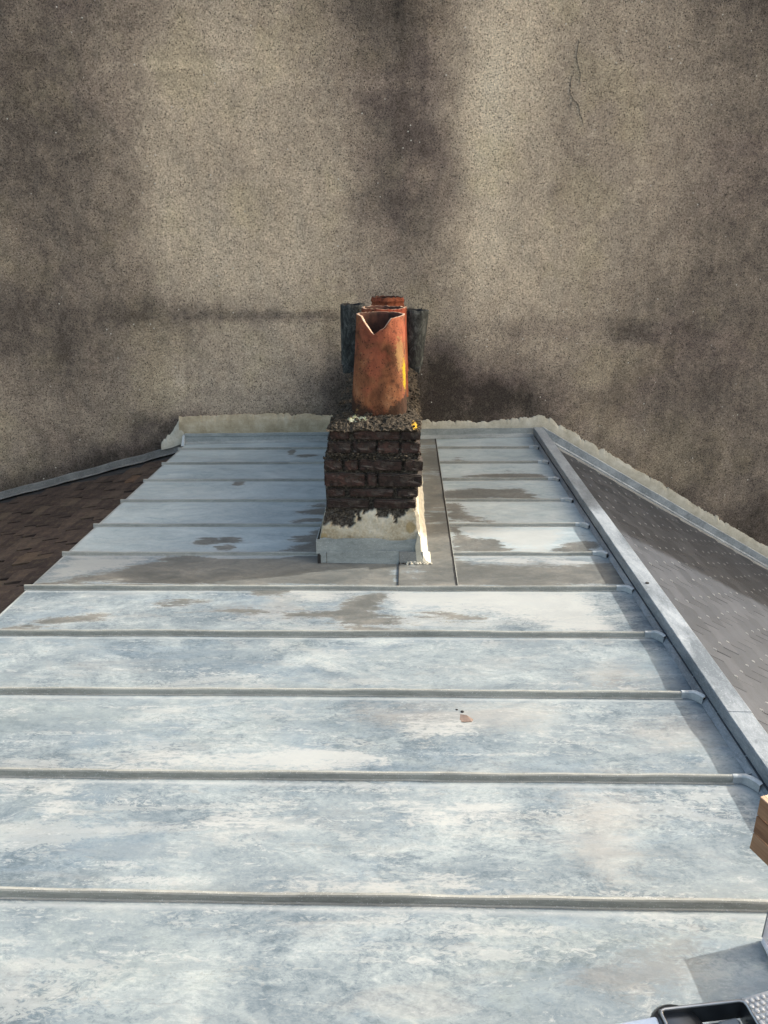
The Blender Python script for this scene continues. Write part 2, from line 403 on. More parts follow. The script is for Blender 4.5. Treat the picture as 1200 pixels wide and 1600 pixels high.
k = NT('clear bubble film'); M['bubble'] = k.out(k.mix(k.noise(14), (.62, .63, .62), (.75, .75, .73)), .22, 0, None, .6, Transmission_Weight=.1)
k = NT('dead leaf'); M['leaf'] = k.out(k.mix(k.noise(60, 5), (.10, .07, .055), (.28, .21, .17)), .9, 0)
k = NT('ground'); M['ground'] = k.out(k.mix(k.noise(.5, 6), (.08, .08, .075), (.16, .155, .145)), .95, 0)
k = NT('house render'); M['house'] = k.out(k.mix(k.noise(2, 7, .65), (.30, .27, .22), (.42, .39, .33)), .95, 0)

k = NT('dark pot inside'); M['dark_in'] = k.out((.012, .012, .012), .95, 0)

k = NT('crack line'); M['crack'] = k.out((.10, .085, .07), .95, 0)

M['dark_strip'] = plain_zinc('dirty left flashing zinc', (.085, .085, .080), (.175, .175, .165), .6, .05)

WM= [[60,60,60,60,60,60,60,60,60,57,51,50,50,50,58,60,60,60,64,69,78,88,84,77,76],[61,61,61,60,60,60,60,60,60,57,51,50,50,50,58,64,67,68,74,81,89,96,89,82,83],[70,69,67,63,60,60,60,60,60,58,51,50,50,51,58,74,85,85,95,106,107,107,100,94,94],[85,83,79,71,63,60,60,60,60,58,51,50,50,51,58,78,95,105,110,114,109,103,98,95,95],[104,102,95,85,72,64,62,61,61,58,51,50,50,51,59,80,102,121,117,112,104,97,95,94,94],[108,107,98,94,98,87,79,72,68,62,54,52,51,51,59,79,103,122,114,105,97,93,93,94,94],[110,110,98,90,95,107,114,119,117,111,87,68,56,50,62,71,92,112,108,102,93,90,92,92,92],[103,103,95,87,93,106,117,125,125,121,102,88,74,65,92,96,110,119,108,98,90,90,92,93,93],[92,91,88,84,92,104,115,123,124,123,112,104,95,92,117,119,120,116,102,94,89,91,94,94,94],[85,85,85,86,93,100,106,110,118,125,121,114,114,119,124,127,121,112,103,96,90,91,92,92,92],[106,106,102,90,94,108,126,132,133,130,125,115,113,121,138,133,128,121,112,101,92,92,92,92,92],[104,104,101,91,93,110,133,135,134,132,128,114,108,118,143,132,127,122,117,105,95,91,90,90,90],[94,94,94,88,91,109,135,131,130,131,128,111,102,114,145,129,124,121,120,107,97,91,89,89,89],[88,88,88,86,89,106,135,128,126,130,126,108,97,111,145,129,119,119,120,107,98,91,90,90,90],[90,90,90,87,89,105,132,128,127,130,122,104,95,112,147,135,113,114,117,108,100,92,92,92,92],[95,95,95,93,93,108,129,132,132,130,117,98,93,114,148,139,116,116,116,108,99,91,91,91,91],[92,92,92,92,92,105,123,130,131,128,113,93,90,114,147,138,120,119,114,104,93,86,86,86,86],[87,87,87,87,88,96,113,123,126,122,107,86,85,111,141,132,121,117,109,96,86,80,80,80,80],[84,84,84,84,83,90,106,116,120,115,99,81,81,109,137,129,119,112,101,87,80,77,77,77,77]]
WET= [[(-1.779, 3.199), (-1.633, 3.302), (-1.434, 3.379), (-1.278, 3.509), (-1.124, 3.568), (-0.442, 3.577), (-0.033, 3.462), (-0.024, 3.199)], [(-0.687, 3.611), (-0.53, 3.736), (-0.627, 3.792), (-0.483, 3.949), (-0.442, 3.908), (-0.412, 3.611)], [(-0.641, 4.063), (-0.526, 4.161), (-0.64, 4.228), (-0.524, 4.321), (-0.63, 4.357), (-0.493, 4.405), (-0.458, 4.063)], [(0.373, 4.911), (0.444, 4.97), (0.719, 5.013), (0.964, 4.996), (0.979, 4.905)], [(0.248, 4.618), (0.464, 4.683), (0.758, 4.654), (0.846, 4.548), (0.846, 4.472), (0.242, 4.476)], [(0.238, 4.389), (0.327, 4.389), (0.381, 4.259), (0.399, 4.135), (0.524, 4.06), (0.26, 4.05)], [(0.258, 3.998), (0.322, 3.967), (0.371, 3.792), (0.512, 3.791), (0.56, 3.7), (0.536, 3.612), (0.258, 3.612)], [(0.806, 3.612), (0.884, 3.736), (1.002, 3.782), (1.065, 3.754), (1.081, 3.612)], [(0.261, 3.552), (0.359, 3.446), (0.649, 3.431), (0.746, 3.431), (1.013, 3.472), (1.172, 3.464), (1.126, 3.196), (0.215, 3.193)], [(-0.709, 3.189), (-0.55, 3.162), (-0.569, 3.094), (-0.698, 3.054)], [(-0.12, 3.136), (-0.089, 3.096), (-0.126, 2.907), (0.03, 2.838), (0.112, 2.793), (-0.189, 2.78), (-0.363, 2.858), (-0.509, 2.893), (-0.288, 2.967), (-0.192, 3.063)], [(0.058, 2.884), (0.172, 2.909), (0.366, 2.875), (0.335, 2.845), (0.169, 2.844)], [(-1.745, 2.774), (-1.529, 2.856), (-1.41, 2.917), (-1.267, 2.924), (-1.359, 2.863), (-1.539, 2.816), (-1.725, 2.735)], [(-1.097, 2.987), (-1.018, 3.02), (-0.91, 3.007), (-0.908, 2.976), (-1.002, 2.963)], [(-0.823, 2.951), (-0.757, 2.983), (-0.653, 2.977), (-0.643, 2.922), (-0.772, 2.921)], [(0.337, 5.309), (0.405, 5.412), (0.471, 5.324)]]
SPOT= [(-1.097, 3.755, 0.072, 0.046), (-0.96, 3.783, 0.065, 0.037), (-0.967, 3.673, 0.053, 0.031), (-1.138, 4.794, 0.04, 0.043), (-0.891, 5.613, 0.031, 0.075), (-0.754, 5.5, 0.07, 0.037)]
PALE= [[(-1.749, 3.576), (-1.266, 3.525), (-1.473, 3.395), (-1.713, 3.265), (-1.754, 3.214)], [(0.368, 3.552), (0.664, 3.528), (0.621, 3.463), (0.379, 3.487)], [(0.744, 3.512), (0.97, 3.496), (0.944, 3.455), (0.75, 3.455)], [(-1.127, 3.576), (-0.536, 3.568), (-0.637, 3.518), (-0.975, 3.517)], [(0.31, 3.947), (0.912, 3.946), (0.846, 3.791), (0.751, 3.647), (0.567, 3.673), (0.496, 3.81), (0.374, 3.829)], [(-1.237, 1.81), (-0.979, 1.814), (-0.975, 1.737), (-1.009, 1.704), (-1.094, 1.762)], [(-0.985, 1.879), (-0.783, 1.95), (-0.43, 1.961), (-0.135, 1.903), (-0.497, 1.88)], [(-0.556, 1.962), (-0.225, 1.999), (-0.055, 1.938), (-0.316, 1.888), (-0.46, 1.898)], [(-0.552, 1.696), (-0.386, 1.714), (-0.325, 1.682), (-0.447, 1.643), (-0.556, 1.641)], [(-0.012, 1.72), (0.251, 1.742), (0.302, 1.704), (0.025, 1.67)], [(-0.334, 1.415), (-0.041, 1.44), (0.157, 1.463), (0.171, 1.437), (-0.138, 1.414)], [(0.027, 2.104), (0.202, 2.124), (0.24, 2.055), (0.048, 2.036)], [(-0.091, 3.164), (0.811, 3.134), (0.894, 2.771), (0.732, 2.77), (0.373, 2.94), (-0.027, 2.968)], [(-0.55, 3.162), (-0.211, 3.129), (-0.441, 3.029)]]
BEIGE= [[(-0.153, 2.193), (0.164, 2.235), (0.502, 2.22), (0.54, 2.183), (0.461, 2.11), (0.157, 2.088), (-0.061, 2.121)], [(0.483, 1.786), (0.666, 1.761), (0.648, 1.636), (0.549, 1.46), (0.474, 1.564)], [(0.769, 2.131), (1.151, 2.172), (1.114, 2.033), (0.792, 2.062)], [(0.602, 2.382), (0.821, 2.495), (0.924, 2.429), (0.786, 2.363)], [(-0.648, 2.874), (-0.63, 3.094), (-0.484, 3.128), (-0.491, 2.966)]]

# ================================================================ large structure
SL = .012                                              # zinc falls gently to the left
def zz(x): return SL * x
WY = lambda x: 6.05 + .07 * x                          # face of the party wall
A_S = R_(30.0); TS = math.tan(A_S)                     # slate side
def z_slate(x): return -.012 - TS * (x - 1.165)
A_T = R_(14.6); TT = math.tan(A_T)                     # tile side
def z_tile(x): return -.125 + TT * (x + 1.80)

gr = MB(); gr.add([(-250, -250, -9), (250, -250, -9), (250, 250, -9), (-250, 250, -9)], [(0, 1, 2, 3)])
o = gr.build('ground', M['ground'], kind='structure')
hs = MB(); hs.box(-5.2, 4.3, -6, 5.5, -9, -2.2)
o = hs.build('house_walls', M['house']); o['kind'] = 'structure'

# ---- party wall
wall = thing('party_wall', 'tall stained roughcast party wall rising behind the chimney across the whole width', 'wall', (0, 6.05, 0))
def build_wall():
    xf = np.arange(-3.9, 3.91, .03); xs = np.concatenate([[-9, -7, -5.5, -4.5], xf, [4.5, 6, 8, 10, 11.5]])
    zf = np.arange(-2.1, 3.75, .03); zs = np.concatenate([[-9, -6, -4, -3], zf, [4.5, 6, 8, 10.5]])
    X, Z = np.meshgrid(xs, zs)
    top_ = np.clip((X + 3.9) / 1.42, 4.1, 10.5)             # unseen wall top, raked to hold the shadow edge yet admit more sky light
    Z = np.where(Z > 3.7, 3.7 + (Z - 3.7) * (top_ - 3.7) / (10.5 - 3.7), Z)
    G = np.array(WM, float); gx = np.arange(-3.6, 3.61, .3); gz = np.arange(-1.2, 3.31, .25)
    # shapes of the stains are frayed by warping the lookup
    wx = X + (fbm(X * 2.2, Z * 1.1, 4, 1) - .5) * .17 + (fbm(X * 9, Z * 9, 4, 31) - .5) * .12; wz = Z + (fbm(X * 1.6, Z * 2.2, 4, 5) - .5) * .34
    ix = np.clip((wx - gx[0]) / .3, 0, len(gx) - 1.001); iz = np.clip((wz - gz[0]) / .25, 0, len(gz) - 1.001)
    i = ix.astype(int); j = iz.astype(int); fx = ix - i; fz = iz - j
    fx = fx * fx * (3 - 2 * fx) * .5 + fx * .5
    L = (G[j, i] * (1 - fx) + G[j, i + 1] * fx) * (1 - fz) + (G[j + 1, i] * (1 - fx) + G[j + 1, i + 1] * fx) * fz
    # darkest soot and damp shapes
    def blob(cx, cz, rx, rz, a, p=1.0):
        d = np.hypot((X - cx) / rx, (Z - cz) / rz) + (fbm(X * 5, Z * 5, 4, 8) - .5) * 1.5
        return a * np.clip(1.15 - d, 0, 1) ** p
    L = L - blob(.30, .42, .34, .30, 34) - blob(.75, .38, .45, .16, 26) - blob(-1.9, .12, .35, .14, 22)
    L = L - blob(-1.0, 1.00, 1.1, .05, 30) + blob(2.0, .35, .8, .35, -12) - blob(-.06, 2.35, .34, 1.7, 14) - blob(-2.2, 1.02, .9, .12, 16) - blob(1.25, .90, .7, .12, 14) - blob(2.1, .85, .5, .12, 12) - blob(-.55, .55, .14, .5, 20)
    L = L - blob(3.2, -.72, .35, .3, 26) - blob(2.6, -.42, .35, .22, 16) - blob(.2, 1.7, .28, 1.2, 8)
    L = L + blob(-1.6, 2.72, .8, .05, 12) + blob(-.3, 2.62, .9, .05, 11) - blob(-2.7, 2.75, .5, .3, 8)
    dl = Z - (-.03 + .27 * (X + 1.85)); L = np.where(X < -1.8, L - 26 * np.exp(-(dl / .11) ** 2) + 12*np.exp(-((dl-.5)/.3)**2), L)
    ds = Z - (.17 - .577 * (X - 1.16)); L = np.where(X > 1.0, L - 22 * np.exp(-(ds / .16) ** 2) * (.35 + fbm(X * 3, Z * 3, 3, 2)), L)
    lin = ((np.clip(L, 20, 200) / 255) ** 2.2)
    L_ = None; stain = np.clip(lin * 3.0 - .06, 0, 1)
    n = len(xs); m = len(zs)
    yy = WY(X) + (fbm(X * 1.3, Z * 1.3, 3, 4) - .5) * .02 + (fbm(X * 9, Z * 9, 3, 6) - .5) * .008
    V = np.stack([X, yy, Z], -1).reshape(-1, 3).tolist()
    F = grid_faces(n, m)
    F = [f for f in F]
    # sides, top and back
    k = len(V)
    bx = [(-9, -9), (11.5, -9), (11.5, 10.5), (1.92, 4.1), (-9, 4.1)]
    nb = len(bx)
    for x, z in bx: V.append((x, WY(x) + .4, z))
    for x, z in bx: V.append((x, WY(x) + .012, z))
    F += [[k + q for q in range(nb)][::-1]] + [[k + q, k + (q + 1) % nb, k + nb + (q + 1) % nb, k + nb + q] for q in range(nb)]
    me = mesh('render', V, F, M['wall'], attrs={'stain': np.concatenate([stain.ravel(), np.full(2 * nb, .3)])})
    return link('render', me, wall)
build_wall()

def ragged_band(name, pts, th, mat, parent, jag=.03, low_jag=0.0, label=None, seed=0, step=.006):
    """a skim of cement on the wall: pts = [(x, z_low, z_high)]"""
    xs = np.arange(pts[0][0], pts[-1][0], step); P = np.array(pts)
    zl = np.interp(xs, P[:, 0], P[:, 1]); zh = np.interp(xs, P[:, 0], P[:, 2])
    zh = zh + (fbm(xs * 5, xs * 0, 3, seed) - .5) * jag * .9 + (fbm(xs * 24, xs * 0 + 3, 4, seed + 1) - .5) * jag * 1.2 + (fbm(xs * 60, xs * 0 + 1, 3, seed + 6) - .5) * jag * 1.3 * np.clip(fbm(xs * 7, xs * 0 + 4, 2, seed) * 3 - 1, 0, 1) - np.clip(fbm(xs * 16, xs * 0 + 9, 3, seed + 5) - .6, 0, 1) * jag * 3
    zl = zl + (fbm(xs * 14, xs * 0 + 7, 3, seed + 2) - .5) * low_jag * 2
    rows = 5; V = []
    for r in range(rows):
        t = r / (rows - 1)
        for a, l, h in zip(xs, zl, zh):
            y = WY(a) - .011 - th * (1 - t ** 3) - (.002 if 0 < r < rows - 1 else 0) * float(fbm(a * 12, t * 5, 2, 3))
            V.append((a, y, l + (h - l) * t))
    n = len(xs)
    for r, s in ((0, 0), (rows - 1, 1)):
        for a, z in zip(xs, zl if s == 0 else zh): V.append((a, WY(a) + .02, z))
    F = grid_faces(n, rows)
    F += [[i + 1, i, rows * n + i, rows * n + i + 1] for i in range(n - 1)]
    F += [[(rows - 1) * n + i, (rows - 1) * n + i + 1, (rows + 1) * n + i + 1, (rows + 1) * n + i] for i in range(n - 1)]
    o = link(name, mesh(name, V, F, mat), parent)
    if label: o['label'] = label
    return o
ragged_band('cement_patch', [(-1.86, .045, .195), (-1.4, .052, .215), (-.9, .055, .215), (-.40, .058, .185)], .020, M['cement_tan'], wall, .022, .008, 'tan cement skim above the left flashing', 1)
ragged_band('cement_patch', [(-2.02, -.075, .0), (-1.93, -.055, .07), (-1.865, -.03, .17), (-1.84, -.03, .165), (-1.82, .0, .10)], .026, M['cement'], wall, .03, 0, 'pale cement corner beside the tile roof', 4)
ragged_band('cement_patch', [(.10, .072, .150), (.6, .073, .135), (1.0, .075, .165), (1.17, .070, .175), (1.5, -.125, -.005), (2.2, -.53, -.41), (3.0, -.99, -.88), (3.9, -1.51, -1.40)], .006, M['cement'], wall, .026, .006, 'pale ragged cement band above the right flashing', 9)
cr = MB()
ck = [(1.219, 2.914), (1.214, 2.795), (1.232, 2.723), (1.185, 2.674), (1.179, 2.572), (1.207, 2.531), (1.247, 2.498), (1.267, 2.435), (1.314, 2.343)]
cp = []
for (a, b), (c, d) in zip(ck, ck[1:]):
    for q in range(5):
        t = q / 5; x = a + (c - a) * t; z = b + (d - b) * t
        cp.append((x + (random.random() - .5) * .010, z + (random.random() - .5) * .006))
def crk(kx):
    x, z = cp[kx]; w = .0013 * (.3 + 1.2 * random.random()) * min(1, kx / 5 + .2, (len(cp) - kx) / 9 + .15); y = WY(x) + (float(fbm(x * 1.3, z * 1.3, 3, 4)) - .5) * .02 + (float(fbm(x * 9, z * 9, 3, 6)) - .5) * .008 - .0035
    return [(x - w, y, z), (x + w, y, z), (x + w, y + .03, z), (x - w, y + .03, z)]
cr.sweep(len(cp), crk)
main_ = cp; cp = [(1.234, 2.726), (1.246, 2.702), (1.251, 2.676), (1.247, 2.650), (1.255, 2.628)]; cr.sweep(5, crk); cp = [(1.207, 2.531), (1.196, 2.505), (1.199, 2.478), (1.191, 2.455)]; cr.sweep(4, crk)
cr.build('crack', M['crack'], wall)

# ================================================================ zinc roof
roof = thing('zinc_roof', 'pale weathered zinc roof with low standing seams in front of the party wall', 'roof', (0, 3, 0))
XL, XB = -1.80, 1.08
SE = [.945, 1.390, 1.838, 2.285, 2.715, 3.150, 3.565, 3.985, 4.418, 4.855, 5.270, 5.685]
def in_view(P, margin=0):
    f = 1150; v = Vector(P) - cam.location; q = cam.rotation_euler.to_matrix().transposed() @ v
    if q.z >= -.05: return None
    x = 600 + f * q.x / -q.z; y = 800 - f * q.y / -q.z
    return (x, y, -q.z) if -margin < x < 1200 + margin and -margin < y < 1600 + margin else None
def field(X, Y, polys, s=.06):
    F = np.zeros(X.shape)
    for p in polys:
        F = np.maximum(F, np.clip(.5 - sdf(X, Y, p) / s * .5, 0, 1))
    return F
STRIP = [(-.02, 3.14), (.26, 3.14), (.26, 6.1), (-.02, 6.1)]
def sheet(x0, x1, y0, y1, zoff=0.0, name='zinc_sheet', allwet=False, fine=True):
    dx = .014 if fine else .08; dy = .011 if fine else .06
    nx = max(2, int((x1 - x0) / dx)); ny = max(2, int((y1 - y0) / dy))
    xs = np.linspace(x0, x1, nx); ys = np.linspace(y0, y1, ny); X, Y = np.meshgrid(xs, ys)
    t = (Y - y0) / (y1 - y0); edge = np.clip(np.minimum(t, 1 - t) * 8, 0, 1)
    Z = zz(X) + zoff + edge * ((fbm(X * 2.2, Y * 6, 2, 11) - .5) * .010 + (fbm(X * 7, Y * 9, 2, 12) - .5) * .0022)
    wet = field(X, Y, WET, .11)
    for cx, cy, rx, ry in SPOT:
        wet = np.maximum(wet, np.clip(1.0 - np.hypot((X - cx) / rx, (Y - cy) / ry) * .45, 0, 1))
    if allwet: wet = np.maximum(wet, .74 + (fbm(X * 6, Y * 2.5, 4, 2) - .5) * .9)
    pale = field(X, Y, PALE, .10)
    wet = np.where(pale > .5, wet * (1.45 - pale) * .5, wet)
    # wet fringe along the foot of some seams
    if 3.0 < y0 < 5.6: wet = np.maximum(wet, np.clip(.60 - (Y - y0) / .10, 0, 1) * (fbm(X * 1.3, Y * 0 + y0, 2, 4) > .52) * .8)
    beige = field(X, Y, BEIGE, .16); scuff = field(X, Y, [[(.56, 1.27), (.69, 1.31), (.68, 1.25), (.63, 1.18), (.5, 1.16), (.40, 1.20)], [(.70, 2.36), (.83, 2.42), (.80, 2.37), (.72, 2.345)], [(-.83, 2.99), (-.7, 2.99), (-.7, 2.96), (-.9, 2.95)]], .09)
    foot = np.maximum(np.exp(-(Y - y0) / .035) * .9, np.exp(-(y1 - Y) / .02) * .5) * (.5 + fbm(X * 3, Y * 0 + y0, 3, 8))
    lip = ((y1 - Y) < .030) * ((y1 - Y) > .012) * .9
    V = np.stack([X, Y, Z], -1).reshape(-1, 3).tolist(); F = grid_faces(nx, ny)
    # thin folded-down edges give the sheet its thickness
    k = len(V); b = [(x0, y0), (x1, y0), (x1, y1), (x0, y1)]
    for x, y in b: V.append((x, y, zz(x) + zoff))
    for x, y in b: V.append((x, y, zz(x) + zoff - .010))
    for a in range(4): F.append([k + a, k + 4 + a, k + 4 + (a + 1) % 4, k + (a + 1) % 4])
    z8 = np.zeros(8)
    me = mesh(name, V, F, M['zinc'], False, {n_: np.concatenate([a_.ravel(), z8]) for n_, a_ in (('wet', wet), ('pale', pale), ('beige', beige), ('scuff', scuff), ('foot', foot), ('lip', lip), ('shade_lift', np.full(X.shape, 1.0 if (y0 > 3.5 and not allwet) else 0.0)))})  # sheets in the wall's shade get the lightened colour
    sm = [True] * ((nx - 1) * (ny - 1)) + [False] * 4
    me.polygons.foreach_set('use_smooth', sm)
    return link(name, me, roof)
def seam(x0, x1, y, left_end=True, right_end=True, h=.030):
    m = MB(); n = max(3, int((x1 - x0) / .04)); ph = random.random() * 9
    def wv(x): return (float(vn(x * 1.7 + ph, y * 3, 2)) - .5) * .010 + (float(vn(x * 9 + ph, y, 3)) - .5) * .0030
    def hv(x): return h + (float(vn(x * 6 + ph, y * 5, 7)) - .5) * .005
    def ring(k):
        x = x0 + (x1 - x0) * k / (n - 1); yy = y + wv(x); z = zz(x); hh = hv(x)
        return [(x, yy - .009, z + .0012), (x, yy - .005, z + .0035), (x, yy - .0045, z + hh - .004), (x, yy - .002, z + hh), (x, yy + .005, z + hh), (x, yy + .007, z + hh - .004), (x, yy + .007, z - .001), (x, yy - .009, z - .004)]
    m.sweep(n, ring); m.build('standing_seam', M['seam'], roof, smooth=False)
    if right_end:
        e = MB(); N = 9; yb = y + wv(x1); cv = random.uniform(.026, .042); fl = random.uniform(.007, .013)
        def r2(k):
            t = k / (N - 1); x = x1 - .004 + .070 * t; b = max(0, (t - .35) / .65); yy = yb - cv * b ** 1.6
            z = zz(x); hh = h + .003 + fl * math.sin(max(0, t - .35) * 3.0) * (1 - b * .5); th = .0055 + .004 * b
            tx = .5 * b
            return [(x - tx * .02, yy - th, z + .001), (x - tx * .02, yy - th, z + hh - .004), (x, yy - th * .5, z + hh), (x, yy + .006, z + hh), (x, yy + .008, z + hh - .005), (x, yy + .008, z - .002)]
        e.sweep(N, r2)
        # folded gusset running back to the upstand
        x = x1 + .03; z = zz(x)
        e.hexa([(x, yb + .006, z), (x + .046, yb + .030, z), (x + .046, yb + .034, z), (x - .002, yb + .010, z)],
               [(x, yb + .006, z + h), (x + .046, yb + .030, z + .012), (x + .046, yb + .034, z + .012), (x - .002, yb + .010, z + h)])
        e.build('seam_end', M['seam_end'], roof)
        d = MB(); x = x1 + .064; d.box(x, x + .007, yb - .032, yb - .010, z, z + h * .8); d.build('seam_mouth', M['gap'], roof)
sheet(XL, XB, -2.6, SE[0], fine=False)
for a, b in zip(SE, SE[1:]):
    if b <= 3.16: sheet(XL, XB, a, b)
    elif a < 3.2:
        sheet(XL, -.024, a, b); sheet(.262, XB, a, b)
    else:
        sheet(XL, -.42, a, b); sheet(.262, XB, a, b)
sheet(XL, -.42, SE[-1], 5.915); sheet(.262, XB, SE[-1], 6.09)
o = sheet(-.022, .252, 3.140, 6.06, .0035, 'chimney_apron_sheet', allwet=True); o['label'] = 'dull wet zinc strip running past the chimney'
for i, y in enumerate(SE):
    if y < 3.0: seam(XL - .022, 1.005, y, h=.025)
    elif y < 3.2: seam(XL - .022, 1.005, y, h=.023)
    else:
        seam(XL - .022, -.425, y, right_end=False, h=.017); seam(.266, .992, y, h=.019)
for y in (.505, .065, -.375): seam(XL - .022, 1.005, y)
# dark open joints either side of the apron sheet
j = MB(); j.box(.2525, .2615, 3.142, 6.05, -.002, .0075); j.build('open_joint', M['gap'], roof)
j = MB(); j.box(-.0238, -.0205, 3.142, 3.47, -.002, .006); j.build('open_joint', M['gap'], roof)
j = MB(); j.box(.2615, .2650, 3.142, 6.05, .0, .0105); j.build('joint_fold', M['seam'], roof)
# edge drip, fascia under the left edge
m = MB()
for a, b in zip([-2.6] + SE, SE + [5.92]):
    m.box(XL - .012, XL + .001, a + .004, b - .006, zz(XL) - .022, zz(XL) - .001)
m.build('drip_edge', M['flash'], roof)
m = MB(); m.box(XL + .02, XL + .05, -2.6, 5.9, -.30, -.03); m.build('fascia_board', M['deck'], roof)
# boarding below the sheets
m = MB(); m.hexa([(XL + .02, -2.6, -.16), (1.16, -2.6, -.16), (1.16, 6.05, -.16), (XL + .02, 5.9, -.16)],
                 [(XL + .02, -2.6, zz(XL) - .012), (1.16, -2.6, zz(1.1) - .012), (1.16, 6.05, zz(1.1) - .012), (XL + .02, 5.9, zz(XL) - .012)])
m.build('roof_boarding', M['deck'], roof)
# ridge batten cover in lengths, each lapped over the next
zb = zz(1.1)
for a, b, dz in ((-2.6, 2.10, 0), (2.095, 4.04, .0025), (4.035, 6.085, 0)):
    m = MB(); nseg = 12
    def rg(k):
        y = a + (b - a) * k / (nseg - 1); w = (float(vn(y * 2, 1, 2)) - .5) * .006; t = (float(vn(y * 5, 4, 2)) - .5) * .002
        return [(1.080 + w, y, zb - .012), (1.080 + w, y, zb + .070 + dz + t), (1.083 + w, y, zb + .074 + dz + t), (1.158 + w, y, zb + .074 + dz + t), (1.161 + w, y, zb + .071 + dz), (1.163 + w, y, zb - .03)]
    m.sweep(nseg, rg); m.build('ridge_batten_cover', M['batten'], roof, smooth=False)
m = MB()
for k in range(60):                                     # solder crumbs and grit along the foot of the batten
    y = random.uniform(1.2, 5.9); x = 1.078 - random.random() * .012; r = .002 + random.random() * .003
    m.hexa([(x - r, y - r, zb - .001), (x + r, y - r, zb - .001), (x + r, y + r * 2, zb - .001), (x - r, y + r, zb - .001)], [(x - r * .4, y - r * .5, zb + r * 1.4), (x + r * .5, y - r * .3, zb + r * 1.2), (x + r * .5, y + r, zb + r), (x - r * .4, y + r * .7, zb + r * 1.3)])
m.build('grit', M['gap'], roof, kind='stuff')
m = MB()
def up(k):
    y = -2.0 + 8.06 * k / 40; return [(1.060, y, zb + .0005), (1.0795, y, zb + .026), (1.0795, y, zb - .002)]
m.sweep(41, up); m.build('side_upstand', M['batten'], roof)
# bolt head
m = MB(); m.tube([(1.112, 3.07, zb + .074), (1.112, 3.07, zb + .080)], .009, 10); m.build('screw_head', M['gap'], roof)
# flashings against the wall
def wall_strip(name, x0, x1, prof, mat, parent, label=None, n=24, wob=.003):
    m = MB()
    def rg(k):
        x = x0 + (x1 - x0) * k / (n - 1); w = (float(vn(x * 8, 3, 5)) - .5) * wob
        return [(x, WY(x) + dy, z + w) for dy, z in prof(x)]
    m.sweep(n, rg); return m.build(name, mat, parent, label=label)
wall_strip('wall_flashing', .105, 1.160, lambda x: [(-.075, zz(x) + .003), (-.050, zz(x) + .012), (-.022, zz(x) + .022), (-.018, .078), (0.01, .080), (.01, -.02), (-.075, -.02)], M['flash'], roof)
wall_strip('wall_flashing', -1.815, -.40, lambda x: [(-.075, zz(x) + .003), (-.052, zz(x) + .018), (-.044, .036), (-.048, .040), (-.046, .062), (.01, .066), (.01, -.04), (-.075, -.04)], M['flash'], roof, wob=.006)
m = MB(); m.hexa([(-1.840, 5.83, -.03), (-1.815, 5.83, -.03), (-1.815, 5.925, -.03), (-1.840, 5.925, -.03)], [(-1.832, 5.87, .045), (-1.815, 5.87, .045), (-1.815, 5.925, .07), (-1.832, 5.925, .07)])
m.build('flashing_stop_end', M['seam_end'], roof)

# ================================================================ slate roof (right)
slate = thing('slate_roof', 'steep grey slate roof with rows of steel hooks, right of the ridge batten', 'roof', (1.2, 3, -.1))
ds = Vector((math.cos(A_S), 0, -math.sin(A_S))); zs_ = Vector((math.sin(A_S), 0, math.cos(A_S)))
def frame(o_, x_, y_, z_): return Matrix(((x_[0], y_[0], z_[0], o_[0]), (x_[1], y_[1], z_[1], o_[1]), (x_[2], y_[2], z_[2], o_[2]), (0, 0, 0, 1)))
def slate_mesh(w, l, t0, seed):
    r = random.Random(seed); j = lambda: (r.random() - .5) * .003
    lo = [(-w / 2 + j(), j(), t0), (w / 2 + j(), j(), t0), (w / 2 + j(), l, .002), (-w / 2 + j(), l, .002)]
    b = [(x, y, z - (.0055 if y < .1 else .004)) for x, y, z in lo]
    m = MB(); m.hexa(b, lo); me = mesh('slate', m.v, m.f, M['slate']); 
    bm = bmesh.new(); bm.from_mesh(me); bmesh.ops.recalc_face_normals(bm, faces=bm.faces)
    bmesh.ops.bevel(bm, geom=[e for e in bm.edges], offset=.0012, segments=1, affect='EDGES'); bm.to_mesh(me); bm.free()
    return me
SME = [slate_mesh(.2180, .21, .0135, s) for s in range(8)]
EXP = .100; SW = .225
cands = []
for c in range(0, 42):
    s = .105 + EXP * c                                  # distance of the slate's lower edge from the ridge
    base = Vector((1.165, 0, -.012)) + ds * s
    n0 = -2 if s > .8 else 4
    off = (c % 2) * SW / 2
    for q in range(2, 30):
        y = q * SW + off + .02
        if y + SW / 2 > WY(base.x) - .10 - .02: continue
        P = Vector((base.x, y, base.z))
        v = in_view(P, 30)
        cands.append((P, c, v))
cands = [t for t in cands if t[0].y > .4]
vis = sorted([t for t in cands if t[2] and not (t[2][0] < 635 + .742 * (t[2][1] - 378) - 12)], key=lambda t: t[2][2])
print('slates in view', len(vis), 'all', len(cands))
single = set(id(t) for t in vis[:298])
rest = MB()
for t in cands:
    P, c, v = t
    yaw = (random.random() - .5) * .012; x_ = Vector((0, 1, 0)) + ds * yaw; x_.normalize(); y_ = zs_.cross(x_)
    F = frame(P + zs_ * (random.random() * .0015), x_, y_, zs_); me = random.choice(SME)
    if id(t) in single:
        link('slate', me, slate, F)
    else:
        rest.add([F @ v_.co for v_ in me.vertices], [list(p.vertices) for p in me.polygons])
o = rest.build('slates_beyond', M['slate'], slate, kind='stuff')
